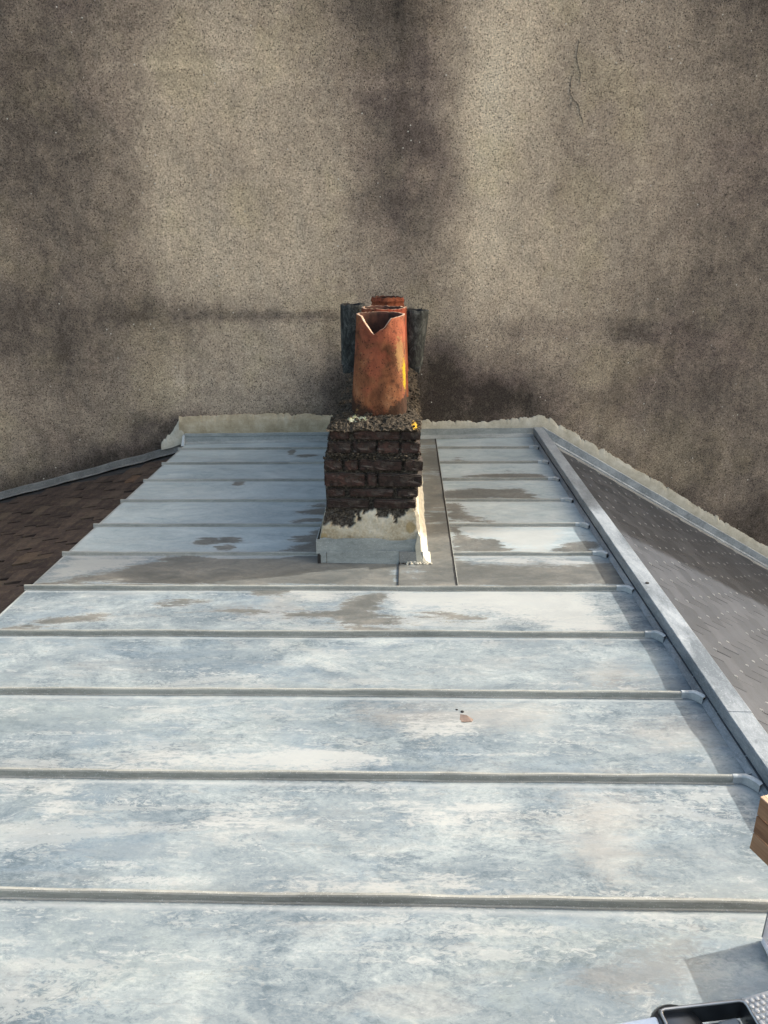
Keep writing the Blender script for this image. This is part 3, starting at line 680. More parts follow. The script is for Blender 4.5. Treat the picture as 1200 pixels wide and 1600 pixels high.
# hooks: one bent wire at the foot of each slate
hk = MB()
for P, c, v in cands:
    if not v and P.y < 1.5: continue
    if random.random() < .10: continue
    p = P + Vector((0, (random.random() - .5) * .045, 0)) + ds * random.uniform(-.008, .010) + zs_ * .012
    u = ds
    hk.tube([p - u * .012 + zs_ * .001, p + u * .003 + zs_ * .0015, p + u * .006 - zs_ * .002, p + u * .003 - zs_ * .006], .0016, 5)
    hk.tube([p + u * .003 + zs_ * .002, p - u * .004 + zs_ * .0045, p - u * .016 + zs_ * .0035], .0014, 5)
hk.build('slate_hooks', M['hook'], slate, kind='stuff')
m = MB(); L = 4.4
P0 = Vector((1.165, 0, -.030)); P1 = P0 + ds * L
m.hexa([(P0.x, -2.6, P0.z - .08), (P1.x, -2.6, P1.z - .08), (P1.x, 6.2, P1.z - .08), (P0.x, 6.1, P0.z - .08)], [(P0.x, -2.6, P0.z + .012), (P1.x, -2.6, P1.z + .012), (P1.x, 6.2, P1.z + .012), (P0.x, 6.1, P0.z + .012)])
m.build('roof_boarding', M['deck'], slate)
m = MB()                                                 # top course lap below the batten
m.hexa([(1.162, -2.6, -.03), (1.162 + .115, -2.6, -.03 - .115 * TS), (1.162 + .115, 6.03, -.03 - .115 * TS), (1.162, 6.03, -.03)],
       [(1.162, -2.6, .000), (1.162 + .115, -2.6, .002 - .115 * TS), (1.162 + .115, 6.03, .002 - .115 * TS), (1.162, 6.03, .000)])
m.build('ridge_apron', M['batten'], slate)
def sl_strip(x): return z_slate(x)
wall_strip('wall_flashing', 1.166, 4.6, lambda x: [(-.045, sl_strip(x) + .02), (-.030, sl_strip(x) + .030), (-.026, sl_strip(x) + .095), (-.022, sl_strip(x) + .099), (.01, sl_strip(x) + .10), (.01, sl_strip(x) - .1), (-.045, sl_strip(x) - .1)], M['batten'], slate, n=40)
wall_strip('secret_gutter', 1.20, 4.6, lambda x: [(-.175, sl_strip(x) + .012), (-.168, sl_strip(x) + .026), (-.155, sl_strip(x) + .026), (-.150, sl_strip(x) + .012), (-.047, sl_strip(x) + .010), (-.045, sl_strip(x) - .05), (-.175, sl_strip(x) - .05)], M['dull_flash'], slate, n=40)

# ================================================================ tile roof (left)
tiles = thing('tile_roof', 'dark brown mossy tile roof below the left edge of the zinc', 'roof', (-2.2, 4, -.3))
dt = Vector((-math.cos(A_T), 0, -math.sin(A_T))); zt = Vector((-math.sin(A_T), 0, math.cos(A_T)))
def tile_mesh(w, l, seed):
    r = random.Random(seed); m = MB(); nx, ny = 4, 3; j = lambda a: (r.random() - .5) * a
    cam_ = r.random() * .008; top = []
    for b in range(ny):
        for a in range(nx):
            x = (a / (nx - 1) - .5) * w; y = b / (ny - 1) * l
            z = .028 * (1 - y / l) + .002 + cam_ * (1 - (2 * x / w) ** 2) * .6 + j(.002)
            top.append((x + j(.007), y + (j(.012) if b == 0 else 0), z))
    k = nx * ny; V = top + [(x, y, z - .018) for x, y, z in top]
    F = grid_faces(nx, ny); per = [0, 1, 2, 3, 7, 11, 10, 9, 8, 4]
    F += [[per[i], per[i] + k, per[(i + 1) % 10] + k, per[(i + 1) % 10]] for i in range(10)]
    me = mesh('tile', V, F, M['tile']); bm = bmesh.new(); bm.from_mesh(me); bmesh.ops.recalc_face_normals(bm, faces=bm.faces); bm.to_mesh(me); bm.free()
    return me
TME = [tile_mesh(.185, .24, s) for s in range(12)]
TE = .125; TW = .196
cands = []
for c in range(0, 26):
    s = -.02 + TE * c
    for q in range(2, 36):
        off = (c % 2) * TW / 2; y = q * TW + off
        P = Vector((-1.80, 0, -.125)) + dt * s; P.y = y
        if y + TW / 2 > WY(P.x) - .005: continue
        cands.append((P, c, in_view(P, 40)))
vis = sorted([t for t in cands if t[2] and t[2][0] < 635 - 1.07 * (t[2][1] - 378) + 30], key=lambda t: t[2][2])
print('tiles in view', len(vis), 'all', len(cands))
single = set(id(t) for t in vis[:298]); rest = MB()
for t in cands:
    P, c, v = t
    yaw = (random.random() - .5) * .17; x_ = (Vector((0, -1, 0)) + dt * yaw).normalized(); zz2 = (zt + Vector(((random.random() - .5) * .08, (random.random() - .5) * .09, 0))).normalized()
    y_ = zz2.cross(x_).normalized(); x_ = y_.cross(zz2)
    F = frame(P + zt * (random.random() * .010) + dt * (random.random() - .5) * .016, x_, y_, zz2); me = random.choice(TME)
    if id(t) in single: link('tile', me, tiles, F)
    else: rest.add([F @ v_.co for v_ in me.vertices], [list(p.vertices) for p in me.polygons])
rest.build('tiles_beyond', M['tile'], tiles, kind='stuff')
m = MB(); P1 = Vector((-1.77, 0, -.14)); P2 = Vector((-1.8, 0, -.14)) + dt * 3.4
m.hexa([(P2.x, -2.6, P2.z - .08), (P1.x, -2.6, P1.z - .08), (P1.x, 5.9, P1.z - .08), (P2.x, 5.7, P2.z - .08)], [(P2.x, -2.6, P2.z), (P1.x, -2.6, P1.z), (P1.x, 5.9, P1.z), (P2.x, 5.7, P2.z)])
m.build('roof_boarding', M['deck'], tiles)
zt_ = lambda x: z_tile(x)
fl = wall_strip('wall_flashing', -5.0, -1.86, lambda x: [(-.062, zt_(x) + .055), (-.058, zt_(x) + .052), (-.030, zt_(x) + .060), (-.024, zt_(x) + .104), (-.02, zt_(x) + .108), (.01, zt_(x) + .108), (.01, zt_(x) + .045), (-.04, zt_(x) + .045)], M['dark_strip'], tiles, n=50, wob=.010)
m = MB()
def rub(k):
    x = -5.0 + 3.1 * k / 60; y0 = WY(x); w = .03 + .02 * float(vn(x * 9, 1, 1))
    return [(x, y0 - .05 - w, zt_(x) + .012), (x, y0 - .045, zt_(x) + .040), (x, y0 + .01, zt_(x) + .04), (x, y0 + .01, zt_(x) - .02), (x, y0 - .06 - w, zt_(x) - .02)]
m.sweep(61, rub); m.build('mortar_fillet', M['gap'], tiles)

# ================================================================ chimney
ch = thing('chimney', 'sooty brick chimney with terracotta pots rising through the zinc roof', 'chimney', (-.16, 4.5, 0))
ZK = [0, .12, .25, .30, .40, .47, .56, .62, .70]
KL = [-.425, -.425, -.400, -.392, -.396, -.400, -.392, -.376, -.366]
KR = [.085, .082, .070, .052, .066, .078, .076, .066, .066]
KF = [3.478, 3.482, 3.492, 3.506, 3.504, 3.500, 3.502, 3.508, 3.512]
BK = 5.98
def prof(z): return tuple(float(np.interp(z, ZK, a)) for a in (KL, KR, KF))
def build_core():
    zs = np.arange(0, .701, .009); V = []; pale = []; brown = []
    nf, nsd = 52, 200; loop = None
    for z in zs:
        l, r, f = prof(z)
        pts = [(l + (r - l) * t, f, 0) for t in np.linspace(0, 1, nf, endpoint=False)]
        pts += [(r, f + (BK - f) * t ** 1.4, 1) for t in np.linspace(0, 1, nsd, endpoint=False)]
        pts += [(r + (l - r) * t, BK, 2) for t in np.linspace(0, 1, 12, endpoint=False)]
        pts += [(l, BK + (f - BK) * t, 3) for t in np.linspace(0, 1, 90, endpoint=False)]
        n = len(pts)
        for x, y, s in pts:
            c = x if s in (0, 2) else y
            nz = float(fbm(c * 22, z * 22 + s * 9, 4, 2)); nn = float(fbm(c * 70, z * 70 + s * 9, 3, 6))
            top = .225 + (nz - .5) * .14 + (nn - .5) * .05
            if s == 0:
                top += .055 * math.exp(-((x + .155) / .06) ** 2) + .07 * math.exp(-((x - .045) / .05) ** 2) - .02 * math.exp(-((x + .02) / .05) ** 2) - .02 * math.exp(-((x + .27) / .08) ** 2)
            if s == 1: top = .27 + (nz - .5) * .08
            p = 1.0 if z < top else 0.0
            d = .007 * p - (.010 if z > .29 else .006) * (1 - p) + (nn - .5) * (.004 if p else .011)
            if s == 0: q = (x, y - d, z)
            elif s == 1: q = (x + d, y, z)
            elif s == 2: q = (x, y, z)
            else: q = (x - d, y, z)
            V.append(q); pale.append(p)
            b = max(0, 1 - math.hypot((x - .035) / .05, (z - .19) / .055)) + max(0, 1 - math.hypot((x + .41) / .04, (z - .14) / .035)) if s == 0 else 0
            brown.append(b)
    F = grid_faces(n, len(zs), wrap=True); k = (len(zs) - 1) * n
    F.append([k + i for i in range(n)])
    me = mesh('stack_core', V, F, M['core'], attrs={'pale': pale, 'brown': brown})
    o = link('stack_core', me, ch); o['label'] = 'mortar core with pale render at its foot'
build_core()
def brick(x0, x1, z0, z1, yf, side=0, depth=.10, seed=0, cuts=5):
    """one brick: front face at yf (side 0), or on the flank at x = yf with x0,x1 as its y range"""
    r = random.Random(seed)
    bm = bmesh.new(); bmesh.ops.create_cube(bm, size=1)
    w = x1 - x0; h = z1 - z0
    bmesh.ops.scale(bm, vec=(w, depth, h), verts=bm.verts)
    bmesh.ops.bevel(bm, geom=list(bm.edges), offset=min(.006, h * .14), segments=1 if cuts < 3 else 2, affect='EDGES')
    if cuts >= 3:
        lng = [e for e in bm.edges if abs((e.verts[0].co - e.verts[1].co).x) > .04]
        bmesh.ops.subdivide_edges(bm, edges=lng, cuts=cuts, use_grid_fill=True)
        hh = [e for e in bm.edges if abs((e.verts[0].co - e.verts[1].co).z) > .02]
        bmesh.ops.subdivide_edges(bm, edges=hh, cuts=3, use_grid_fill=True)
    for v in bm.verts:
        n1 = float(fbm(v.co.x * 26 + seed * 3.3, v.co.z * 40 + seed, 3, 5)) - .5
        n2 = float(fbm(v.co.x * 60 + seed * 1.3, v.co.z * 60 + 7, 2, 9)) - .5
        if v.co.y < 0: v.co.y += n1 * .022 + n2 * .010
        v.co.z += n1 * .012 * (1 if v.co.z > 0 else -1); v.co.x += n2 * .006
    me = bpy.data.meshes.new('brick'); bmesh.ops.recalc_face_normals(bm, faces=bm.faces); bm.to_mesh(me); bm.free(); me.materials.append(M['brick'])
    if side == 0: Mx = Matrix.Translation(((x0 + x1) / 2, yf + depth / 2, (z0 + z1) / 2)) @ Matrix.Rotation((r.random() - .5) * .03, 4, 'Z')
    else:
        Mx = Matrix.Translation((yf - side * depth / 2, (x0 + x1) / 2, (z0 + z1) / 2)) @ Matrix.Rotation(R_(90) * side, 4, 'Z')
    return link('brick', me, ch, Mx)
fx = lambda c: -.403 + ((480 + c / 4.615) - 505) * .003187
courses = [  # z0, z1, front proud, joints in crop units
    (.640, .688, 3.499, [172, 306, 338, 662, 676, 812]),
    (.572, .630, 3.496, [150, 318, 330, 498, 508, 660, 672, 806]),
    (.487, .540, 3.484, [126, 252, 270, 366, 378, 684, 700, 832]),
    (.404, .470, 3.484, [124, 416, 434, 500, 514, 828]),
    (.347, .388, 3.492, [134, 268, 304, 622, 650, 800]),
    (.286, .334, 3.490, [132, 442, 478, 786]),
]
sd = 1
for ci, (z0, z1, yf, J) in enumerate(courses):
    for a, b in zip(J[::2], J[1::2]):
        brick(fx(a), fx(b), z0, z1, yf + (random.random() - .5) * .005, 0, .10, sd); sd += 1
    l, r, f = prof((z0 + z1) / 2)
    for side, xx in ((1, r), (-1, l)):
        y = f + (.11 if ci % 2 else .16)
        while y < BK - .1:
            w = .215 if random.random() > .15 else .105
            brick(y, min(y + w, BK), z0, z1, xx + side * .006 + (random.random() - .5) * .004, side, .09, sd, 4 if y < 4.3 else 2); sd += 1
            y += w + .013
# crumbled mortar lying on the ledges between courses
def crumbs(n, xr, yr, zr, rr, mat, name, parent, seed, attr=None):
    r = random.Random(seed); m = MB()
    for i in range(n):
        x = r.uniform(*xr); y = r.uniform(*yr); z = zr(x, y) if callable(zr) else r.uniform(*zr); s = r.uniform(*rr)
        o = len(m.v); bm = bmesh.new(); bmesh.ops.create_icosphere(bm, subdivisions=1, radius=s)
        for v in bm.verts: v.co *= .6 + .8 * r.random(); v.co.z *= .7
        m.add([v.co + Vector((x, y, z)) for v in bm.verts], [[v.index for v in f.verts] for f in bm.faces]); bm.free()
    return m.build(name, mat, parent, kind='stuff')
crumbs(120, (-.40, .085), (3.478, 3.512), (.540, .574), (.003, .009), M['moss'], 'mortar_crumbs', ch, 5)
crumbs(60, (-.38, .07), (3.49, 3.515), (.628, .642), (.002, .006), M['moss'], 'mortar_crumbs', ch, 6)
crumbs(70, (-.40, .075), (3.49, 3.51), (.250, .286), (.003, .008), M['moss'], 'mortar_crumbs', ch, 7)
# mossy flaunching on top
def hcap(x, y):
    u = (x + .1475) / .2325; e = np.clip(1 - np.abs(u) ** 2.2, 0, 1)
    f = np.clip((y - 3.485) / .16, 0, 1)
    return .694 + .055 * np.minimum(e * 1.4, 1) * (f * .8 + .2 * f * f) + (fbm(x * 26, y * 26, 3, 3) - .5) * .034 + (fbm(x * 85, y * 85, 2, 5) - .5) * .020
def build_cap():
    xs = np.linspace(-.380, .085, 62); ys = np.concatenate([np.arange(3.484, 4.2, .0075), np.arange(4.2, 5.98, .018)])
    X, Y = np.meshgrid(xs, ys); Xw = X + (fbm(X * 0 + (X > -.14) * 5, Y * 14, 3, 7) - .5) * .030 * np.abs((X + .1475) / .2325) ** 3
    Yw = Y + (fbm(X * 18, X * 0, 3, 9) - .5) * .022 * np.clip(1 - (Y - 3.484) / .03, 0, 1)
    Z = hcap(X, Y); n, m_ = len(xs), len(ys)
    V = np.stack([Xw, Yw, Z], -1).reshape(-1, 3).tolist(); F = grid_faces(n, m_)
    per = [i for i in range(n)] + [j * n + n - 1 for j in range(1, m_)] + [(m_ - 1) * n + i for i in range(n - 2, -1, -1)] + [j * n for j in range(m_ - 2, 0, -1)]
    k = len(V); cx = -.1475
    for i in per:
        x, y, z = V[i]; V.append((x - (.012 if x > cx else -.012), y + (.010 if y < 3.6 else 0), .684 + random.random() * .004))
    P = len(per); F += [[per[i], k + i, k + (i + 1) % P, per[(i + 1) % P]] for i in range(P)]
    yl = np.clip(1.15 - np.hypot((X - .055) / .035, (Y - 3.545) / .11), 0, 1) * .75 + np.clip(1 - np.hypot((X - .03) / .05, (Y - 3.72) / .2), 0, 1) * .35
    gy = np.clip(1.2 - np.hypot((X + .235) / .075, (Y - 3.575) / .045), 0, 1) * .9
    z0 = np.zeros(P)
    me = mesh('flaunching', V, F, M['moss'], False, {'yellow': np.concatenate([yl.ravel(), z0]), 'grey': np.concatenate([gy.ravel(), z0])})
    o = link('flaunching', me, ch); o['label'] = 'crumbling mossy cement top of the stack'
build_cap()
crumbs(230, (-.372, .078), (3.49, 3.70), lambda x, y: float(hcap(np.array(x), np.array(y))) + .002, (.003, .010), M['moss'], 'moss_tufts', ch, 11)
crumbs(150, (-.03, .083), (3.6, 5.0), lambda x, y: float(hcap(np.array(x), np.array(y))) + .002, (.004, .012), M['moss'], 'moss_tufts', ch, 12)
crumbs(110, (-.375, -.25), (3.6, 5.0), lambda x, y: float(hcap(np.array(x), np.array(y))) + .002, (.004, .011), M['moss'], 'moss_tufts', ch, 13)

def pot(cx, cy, z0, z1, r0, r1, mat, notch=None, square=0.0, th=.016, rim=None, lean=0, seed=1, label=None, edge='pot_edge', nt=96, nz=26, marks=True, rag=.006):
    """hollow tapered pot: outer wall, broken edge, inner wall"""
    V = []; F = []; fm = []; A = {'soot': [], 'buff': [], 'lichen': []}
    def rad(t, th_): # t: 0 base .. 1 top
        t = min(max(t, 0), 1); base = r0 + (r1 - r0) * (t ** .85)
        sq = square * (1 - t) ** 1.5; c, s = abs(math.cos(th_)), abs(math.sin(th_)); p = 2 + 4 * sq
        return base * (c ** p + s ** p) ** (-1 / p)
    tops = []
    for i in range(nt):
        a = 2 * math.pi * i / nt; zt2 = z1
        if notch: zt2 -= notch(a)
        zt2 += (float(vn(i * .45, seed, 3)) - .5) * rag
        tops.append(zt2)
    def pt(i, t, inn=0):
        a = 2 * math.pi * i / nt; z = z0 + (tops[i] - z0) * t; tt = (z - z0) / (z1 - z0)
        r = rad(tt, a) - inn; r += (float(fbm(math.cos(a) * 3 + 5, math.sin(a) * 3 + z * 6, 3, seed)) - .5) * .008
        if not inn: r += (float(fbm(i * .35, z * 60, 2, seed)) - .5) * .0022
        if rim: r += rim(z)
        return (cx + r * math.cos(a) + lean * tt, cy + r * math.sin(a), z)
    def att(i, z):
        a = 2 * math.pi * i / nt; t = (z - z0) / (z1 - z0); ca, sa = math.cos(a), math.sin(a)   # sa<0 faces the viewer
        A['soot'].append(marks * (max(0, 1 - t / (.10 + .24 * max(0, ca) + .18 * max(0, -ca))) * (.35 + .95 * abs(ca)) + .22 + .40 * max(0, -ca - .82) * 5 * (.4 + t * .3)))
        A['buff'].append(marks * max(0, 1 - abs(a - 5.55) / .5) * max(0, 1 - abs(t - .62) / .42) * .9 + marks * .42 * max(0, 1 - abs(a - 4.0) / .3) * (t < .7))
        A['lichen'].append(marks * min(1, 1.5 * max(0, 1 - abs(a - 5.80) / .30)) * min(1, 1.6 * max(0, 1 - abs(t - .42) / .24)) * .68)
    for k_ in range(nz + 1):
        for i in range(nt):
            p = pt(i, k_ / nz); V.append(p); att(i, p[2])
    F += grid_faces(nt, nz + 1, wrap=True); fm += [0] * (nt * nz)
    o1 = len(V)
    for k_ in range(nz + 1):
        for i in range(nt):
            p = pt(i, 1 - k_ / nz, th); V.append(p); att(i, p[2])
    top = nz * nt
    F += [[top + i, top + (i + 1) % nt, o1 + (i + 1) % nt, o1 + i] for i in range(nt)]; fm += [1] * nt
    F += grid_faces(nt, nz + 1, o1, wrap=True); fm += [2] * (nt * nz)
    me = mesh('chimney_pot', V, F, [mat, M[edge], M['dark_in' if mat is M['dark_pot'] else 'pot_in']], True, A, fm)
    o = link('chimney_pot', me, ch)
    if label: o['label'] = label
    return o
def notch1(a):
    # broken V in the near rim; x measured along the rim
    if math.sin(a) > -.15: return .0
    x = -.125 + .121 * math.cos(a)
    pts = [(-.25, .0), (-.222, .004), (-.212, .016), (-.196, .040), (-.154, .088), (-.135, .074), (-.10, .052), (-.080, .026), (-.066, .012), (-.03, .006), (0, .0)]
    return float(np.interp(x, [p[0] for p in pts], [p[1] for p in pts]))
pot(-.131, 3.755, .725, 1.216, .142, .121, M['pot'], notch1, .55, .013, seed=1, lean=.007, label='orange pot with a broken V in its near rim and yellow lichen', nt=160, nz=34, rag=.003)
pot(-.121, 4.16, .725, 1.214, .142, .121, M['pot_red'], None, .5, .014, seed=5, label='red pot with a chipped pale rim behind the broken one', marks=False, rag=.007)
pot(-.124, 4.60, .725, 1.150, .135, .118, M['pot'], None, .5, .014, seed=7, label='orange pot hidden behind the two front pots', marks=False, rag=.006)
# far pot with a roll-moulded cap
pot(-.116, 5.02, .725, 1.150, .138, .121, M['pot_red'], None, .4, .014, seed=8, label='reddish pot with a moulded rim at the back', marks=False, rag=.004)
pot(-.120, 5.02, 1.118, 1.212, .106, .104, M['pot_red'], None, .0, .010, rim=lambda z: .007 * math.exp(-((z - 1.19) / .010) ** 2) + .004 * math.exp(-((z - 1.16) / .008) ** 2), seed=9, label='moulded collar set into the far pot', marks=False, nz=22, rag=.010, edge='dark_pot')
# dark concrete pots at the back of the stack
for cx, cy, z0, z1, r0, r1, lean, lb in ((-.365, 5.22, .745, 1.150, .086, .083, .0, 'charcoal concrete pot left of the terracotta pots'), (.048, 5.20, .735, 1.115, .070, .092, .018, 'charcoal concrete pot flaring at the top, right of the terracotta pots')):
    pot(cx, cy, z0, z1, r0, r1, M['dark_pot'], None, .0, .018, seed=int(cx * 50) + 40, lean=lean, label=lb, edge='dark_pot', nt=48, nz=16, marks=False, rag=.012)
m = MB(); m.hexa([(-.43, 5.13, .690), (.10, 5.13, .690), (.10, 5.31, .690), (-.43, 5.31, .690)], [(-.44, 5.14, .748), (.11, 5.14, .738), (.11, 5.30, .738), (-.44, 5.30, .748)])
m.build('corbel_slab', M['dark_pot'], ch, bevel=.006)
# zinc collar round the foot
m = MB()
def strip(m, pts, t=.004):
    """vertical band from a list of (x, y, z_low, z_high)"""
    def rg(k):
        x, y, a, b = pts[k]; p0 = Vector(pts[max(k - 1, 0)][:2]); p1 = Vector(pts[min(k + 1, len(pts) - 1)][:2]); d = (p1 - p0).normalized(); n = Vector((d.y, -d.x))
        return [(x, y, a), (x + n.x * t, y + n.y * t, a), (x + n.x * t, y + n.y * t, b), (x, y, b)]
    m.sweep(len(pts), rg)
def wav(x): return (float(vn(x * 18, 2, 4)) - .5) * .022
P = [(x, 3.468 - .002 * math.sin(x * 20), .047 + (x + .43) * .035 + wav(x) * .2, .125 + wav(x)) for x in np.linspace(-.447, .088, 26)]
strip(m, P); o = m.build('foot_collar', M['flash'], ch, label='pale zinc band round the foot of the stack')
m = MB(); strip(m, [(-.445, 3.466, .05, .125), (-.445, 4.2, .05, .125), (-.440, 5.95, .05, .12)], .004); m.build('foot_collar', M['flash'], ch)
m = MB(); strip(m, [(-.428, 3.462, -.002, .052), (-.395, 3.461, .0, .056)], .004); m.build('lower_flashing', M['flash'], ch)
m = MB(); strip(m, [(x, 3.463 - .004 * ((x + .39) / .37), -.002, .060 + (x + .39) * .03) for x in np.linspace(-.392, -.022, 8)], .004); m.build('lower_flashing', M['flash'], ch)
m = MB(); strip(m, [(x, 3.456 + .002 * x, -.001, .068) for x in np.linspace(-.020, .100, 5)], .004); m.build('lower_flashing', M['dull_flash'], ch, label='duller flashing piece at the right corner')
m = MB(); m.box(-.440, -.424, 3.455, 3.47, -.004, .045); m.build('open_joint', M['gap'], ch)
# pale mortar fillet on the right flank
def fillet():
    m = MB(); n = 120
    def rg(k):
        t = (k / (n - 1)) ** 1.3; y = 3.452 + (6.03 - 3.452) * t; w = .054 + (float(fbm(y * 9, 1, 3, 2)) - .5) * .03 if y < 5 else .050; w *= 1.1 if y < 3.6 else .86
        if k == 0: w *= .55
        a = (float(fbm(y * 16, 8, 3, 4)) - .5) * .02
        return [(.070, y, .0), (.085 + w, y, .004), (.082 + w * .62, y, .016), (.082 + w * .25, y, .060 + a), (.084, y, .155 + a), (.074, y, .175 + a), (.060, y, .10)]
    m.sweep(n, rg); m.build('mortar_fillet', M['cement'], ch)
fillet()
crumbs(60, (.02, .150), (3.438, 3.462), (.000, .012), (.003, .009), M['cement'], 'mortar_crumbs', ch, 17)
crumbs(40, (-.02, .10), (3.444, 3.456), (.000, .005), (.002, .006), M['moss'], 'mortar_crumbs', ch, 18)

# ================================================================ things near the window
# low dormer ledge the window things stand on (mostly below the picture)
m = MB(); m.box(-1.1, .66, .30, .74, .0, .30); m.box(.74, 1.05, .30, .97, .0, .535)
o = m.build('dormer_ledge', M['house']); o['label'] = 'rendered dormer ledge under the window at the bottom edge'; o['category'] = 'ledge'
sl = MB(); sl.hexa([(-.40, .60, .296), (.455, .60, .296), (.434, .8855, .296), (-.30, .735, .296)], [(-.40, .60, .326), (.455, .60, .326), (.434, .8855, .326), (-.30, .735, .326)])
o = sl.build('window_sill', M['sill'], bevel=.003); o['label'] = 'pale blue-white window sill edge beside the dark metal tray'; o['category'] = 'sill'
# metal tray standing on the sill
tr = thing('metal_tray', 'dark shiny metal tray with a bright rim at the bottom right corner', 'tray', (.51, .86, .33))
A_ = Vector((.440, .893, 0)); B_ = Vector((.592, .9145, 0)); e1 = (B_ - A_).normalized(); e2 = Vector((e1.y, -e1.x, 0)); TWd = (B_ - A_).length; TD = .22
def tp(a, b, z): return A_ + e1 * a + e2 * b + Vector((0, 0, z))
zt0, zt1 = .300, .330
m = MB(); m.hexa([tp(.008, .008, zt0 - .012), tp(TWd - .008, .008, zt0 - .012), tp(TWd - .008, TD, zt0 - .012), tp(.008, TD, zt0 - .012)], [tp(.008, .008, zt0 - .008), tp(TWd - .008, .008, zt0 - .008), tp(TWd - .008, TD, zt0 - .008), tp(.008, TD, zt0 - .008)])
m.build('tray_floor', M['felt'], tr)
m = MB()
for a0, a1, b0, b1 in ((0, TWd, 0, .0022), (0, .0022, .0022, TD), (TWd - .0022, TWd, .0022, TD)):
    m.hexa([tp(a0, b0, zt0 - .012), tp(a1, b0, zt0 - .012), tp(a1, b1, zt0 - .012), tp(a0, b1, zt0 - .012)], [tp(a0, b0, zt1), tp(a1, b0, zt1), tp(a1, b1, zt1), tp(a0, b1, zt1)])
m.build('tray_wall', M['tray'], tr)
m = MB(); m.tube([tp(.001, TD, zt1), tp(.001, .010, zt1), tp(.003, .003, zt1), tp(.010, .001, zt1), tp(TWd - .010, .001, zt1), tp(TWd - .003, .003, zt1), tp(TWd - .001, .010, zt1), tp(TWd - .001, TD, zt1)], .0026, 8)
m.build('tray_rim', M['tray_rim'], tr, smooth=True)
m = MB(); m.hexa([tp(.096, .016, zt0 - .006), tp(.136, .014, zt0 - .006), tp(.136, TD, zt0 - .006), tp(.096, TD, zt0 - .006)], [tp(.100, .018, zt0 + .012), tp(.133, .016, zt0 + .014), tp(.133, TD, zt0 + .014), tp(.100, TD, zt0 + .012)])
m.build('grey_insert', M['insert'], tr, bevel=.003)
m = MB(); m.hexa([tp(.018, .030, zt0 - .006), tp(.088, .026, zt0 - .006), tp(.088, TD, zt0 - .006), tp(.018, TD, zt0 - .006)], [tp(.020, .032, zt0 + .004), tp(.086, .028, zt0 + .004), tp(.086, TD, zt0 + .004), tp(.020, TD, zt0 + .004)])
m.build('grey_pad', M['felt'], tr, bevel=.002)
# round dark lid behind the tray
ld = MB()
def ldr(k):
    rr, zz_ = [(.001, .322), (.026, .321), (.040, .317), (.047, .308), (.048, .280), (.001, .278)][k]
    return [(.470 + rr * math.cos(2 * math.pi * i / 36), .872 + rr * math.sin(2 * math.pi * i / 36), zz_) for i in range(36)]
ld.sweep(6, ldr)
o = ld.build('round_lid', M['tray'], smooth=True); o['label'] = 'round dark lid peeping out behind the metal tray'; o['category'] = 'lid'
# wooden crate on the right-hand part of the ledge
cb = thing('wooden_crate', 'small brown wooden plank crate at the right edge of the picture', 'crate', (.70, .96, .55))
C0 = Vector((.611, 1.026, .551)); u1 = Vector((.34, -.94, 0)).normalized(); u2 = Vector((.94, .34, 0)).normalized()
def cp_(a, b, z): return C0 + u1 * a + u2 * b + Vector((0, 0, z))
def plank(a0, a1, b0, b1, z0, z1, name='plank', mat='wood'):
    m = MB(); j = lambda: (random.random() - .5) * .0012
    m.hexa([cp_(a0 + j(), b0 + j(), z0 + j()), cp_(a1 + j(), b0 + j(), z0 + j()), cp_(a1 + j(), b1, z0 + j()), cp_(a0 + j(), b1, z0 + j())],
           [cp_(a0 + j(), b0 + j(), z1 + j()), cp_(a1 + j(), b0 + j(), z1 + j()), cp_(a1 + j(), b1, z1 + j()), cp_(a0 + j(), b1, z1 + j())])
    return m.build(name, M[mat], cb, bevel=.0012)
LA, LB, HT = .18, .26, .112
for q in range(3):
    z0 = q * HT / 3 + .001; z1 = (q + 1) * HT / 3 - .0015 * (1 if q < 2 else 0)
    plank(0, LA, 0, .007, z0, z1); plank(0, LA, LB - .007, LB, z0, z1)
    plank(0, .007, .0075, LB - .0075, z0, z1); plank(LA - .007, LA, .0075, LB - .0075, z0, z1)
plank(.0075, LA - .0075, .0075, LB - .0075, .001, .007, 'bottom_board')
plank(-.0006, LA, -.0006, .0076, HT, HT + .0016, 'rim_strip', 'wood_pale'); plank(-.0006, .0076, .0078, LB, HT, HT + .0016, 'rim_strip', 'wood_pale')
m = MB(); m.hexa([cp_(.03, .13, -.030), cp_(LA, .13, -.030), cp_(LA, LB, -.030), cp_(.03, LB, -.030)], [cp_(.03, .13, 0), cp_(LA, .13, 0), cp_(LA, LB, 0), cp_(.03, LB, 0)])
m.build('crate_foot', M['wood'], cb)
# frosted tub on the zinc
tb = thing('plastic_tub', 'frosted plastic tub with a white base rim on the zinc at the right edge', 'tub', (.95, 1.19, 0.01))
T0 = (.844, 1.300); zt_b = zz(.9) + .001
m = MB()
for x0, x1, y0, y1 in ((.848, .851, 1.06, 1.298), (.851, 1.03, 1.295, 1.298), (1.027, 1.030, 1.06, 1.295)):
    m.box(x0, x1, y0, y1, zt_b + .012, zt_b + .135)
m.build('tub_wall', M['plastic'], tb)
m = MB(); m.tube([(.849, 1.05, zt_b + .008), (.849, 1.290, zt_b + .008), (.856, 1.297, zt_b + .008), (1.03, 1.297, zt_b + .008)], .0075, 8); m.build('base_rim', M['white_plastic'], tb, smooth=True)
m = MB(); m.tube([(.848, 1.299, zt_b + .012), (.848, 1.299, zt_b + .136)], .0016, 6); m.build('corner_bead', M['insert'], tb)
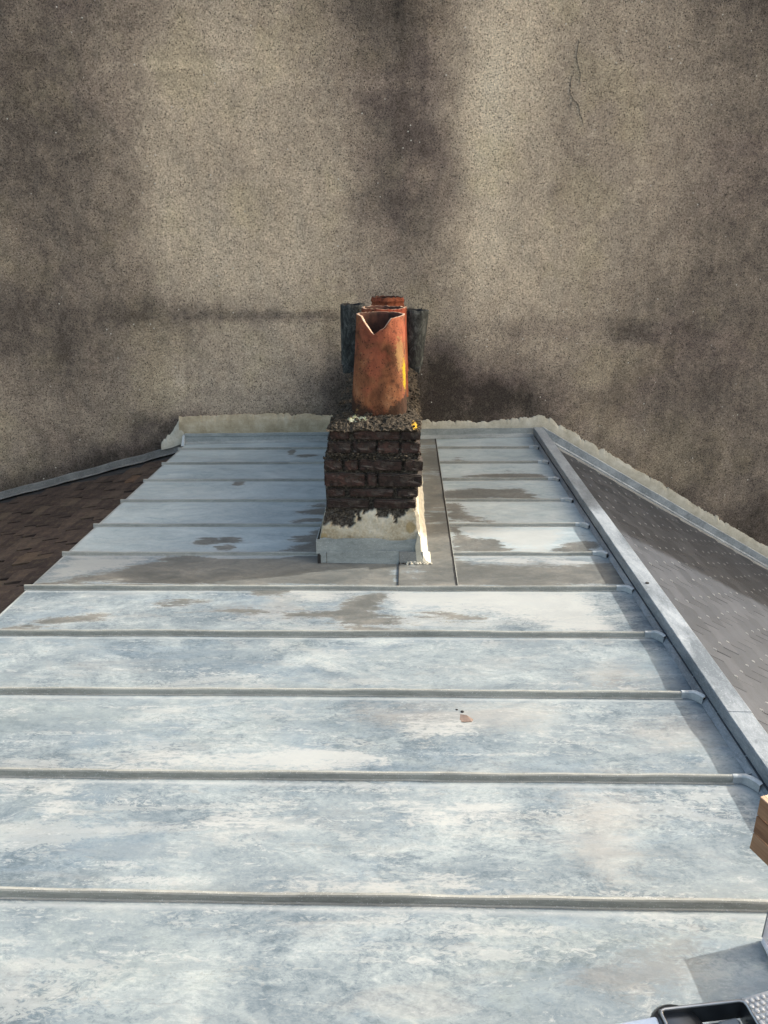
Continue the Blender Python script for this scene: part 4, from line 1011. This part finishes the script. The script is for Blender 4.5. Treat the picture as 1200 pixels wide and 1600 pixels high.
# bubble film
bw = MB(); r = random.Random(4)
bw.hexa([(.742, 1.155, .0105), (.86, 1.190, .0105), (.86, .98, .0105), (.735, .98, .0105)], [(.742, 1.155, .0125), (.86, 1.190, .0125), (.86, .98, .0125), (.735, .98, .0125)])
for i in range(11):
    for jx in range(9):
        x = .748 + jx * .0135 + (i % 2) * .0067 + r.uniform(-.001, .001); y = 1.148 - i * .0125 + (x - .75) * .28 + r.uniform(-.001, .001)
        o_ = len(bw.v); bm = bmesh.new(); bmesh.ops.create_icosphere(bm, subdivisions=2, radius=.0056)
        for v in bm.verts: v.co.z = max(0, v.co.z) * .8
        bw.add([v.co + Vector((x, y, .0127)) for v in bm.verts], [[v.index for v in f.verts] for f in bm.faces]); bm.free()
o = bw.build('bubble_wrap', M['bubble'], smooth=True); o['label'] = 'scrap of clear bubble wrap lying beside the metal tray'; o['category'] = 'packaging'
# dry leaf and grit on the zinc
lf = MB(); z = zz(.2) + .004
pts = [(.188, 2.165), (.205, 2.172), (.225, 2.160), (.248, 2.142), (.240, 2.128), (.215, 2.124), (.190, 2.132)]
lf.add([(x, y, z + .004 * math.sin(x * 90)) for x, y in pts] + [(x, y, z - .0012 + .004 * math.sin(x * 90)) for x, y in pts], [list(range(7)), list(range(13, 6, -1))] + [[i, (i + 1) % 7, 7 + (i + 1) % 7, 7 + i] for i in range(7)])
o = lf.build('dead_leaf', M['leaf']); o['label'] = 'curled brown dead leaf lying on the zinc'; o['category'] = 'leaf'
for x, y, r_, lb in ((.193, 2.199, .0045, 'dark pellet above the dead leaf, farther of the two'), (.212, 2.186, .0065, 'larger dark pellet just above the dead leaf')):
    m = MB(); bm = bmesh.new(); bmesh.ops.create_icosphere(bm, subdivisions=2, radius=r_)
    for v in bm.verts: v.co *= .8 + .3 * random.random(); v.co.z *= .6
    m.add([v.co + Vector((x, y, zz(x) + r_ * .5)) for v in bm.verts], [[v.index for v in f.verts] for f in bm.faces]); bm.free()
    o = m.build('pellet', M['gap']); o['label'] = lb; o['category'] = 'dropping'
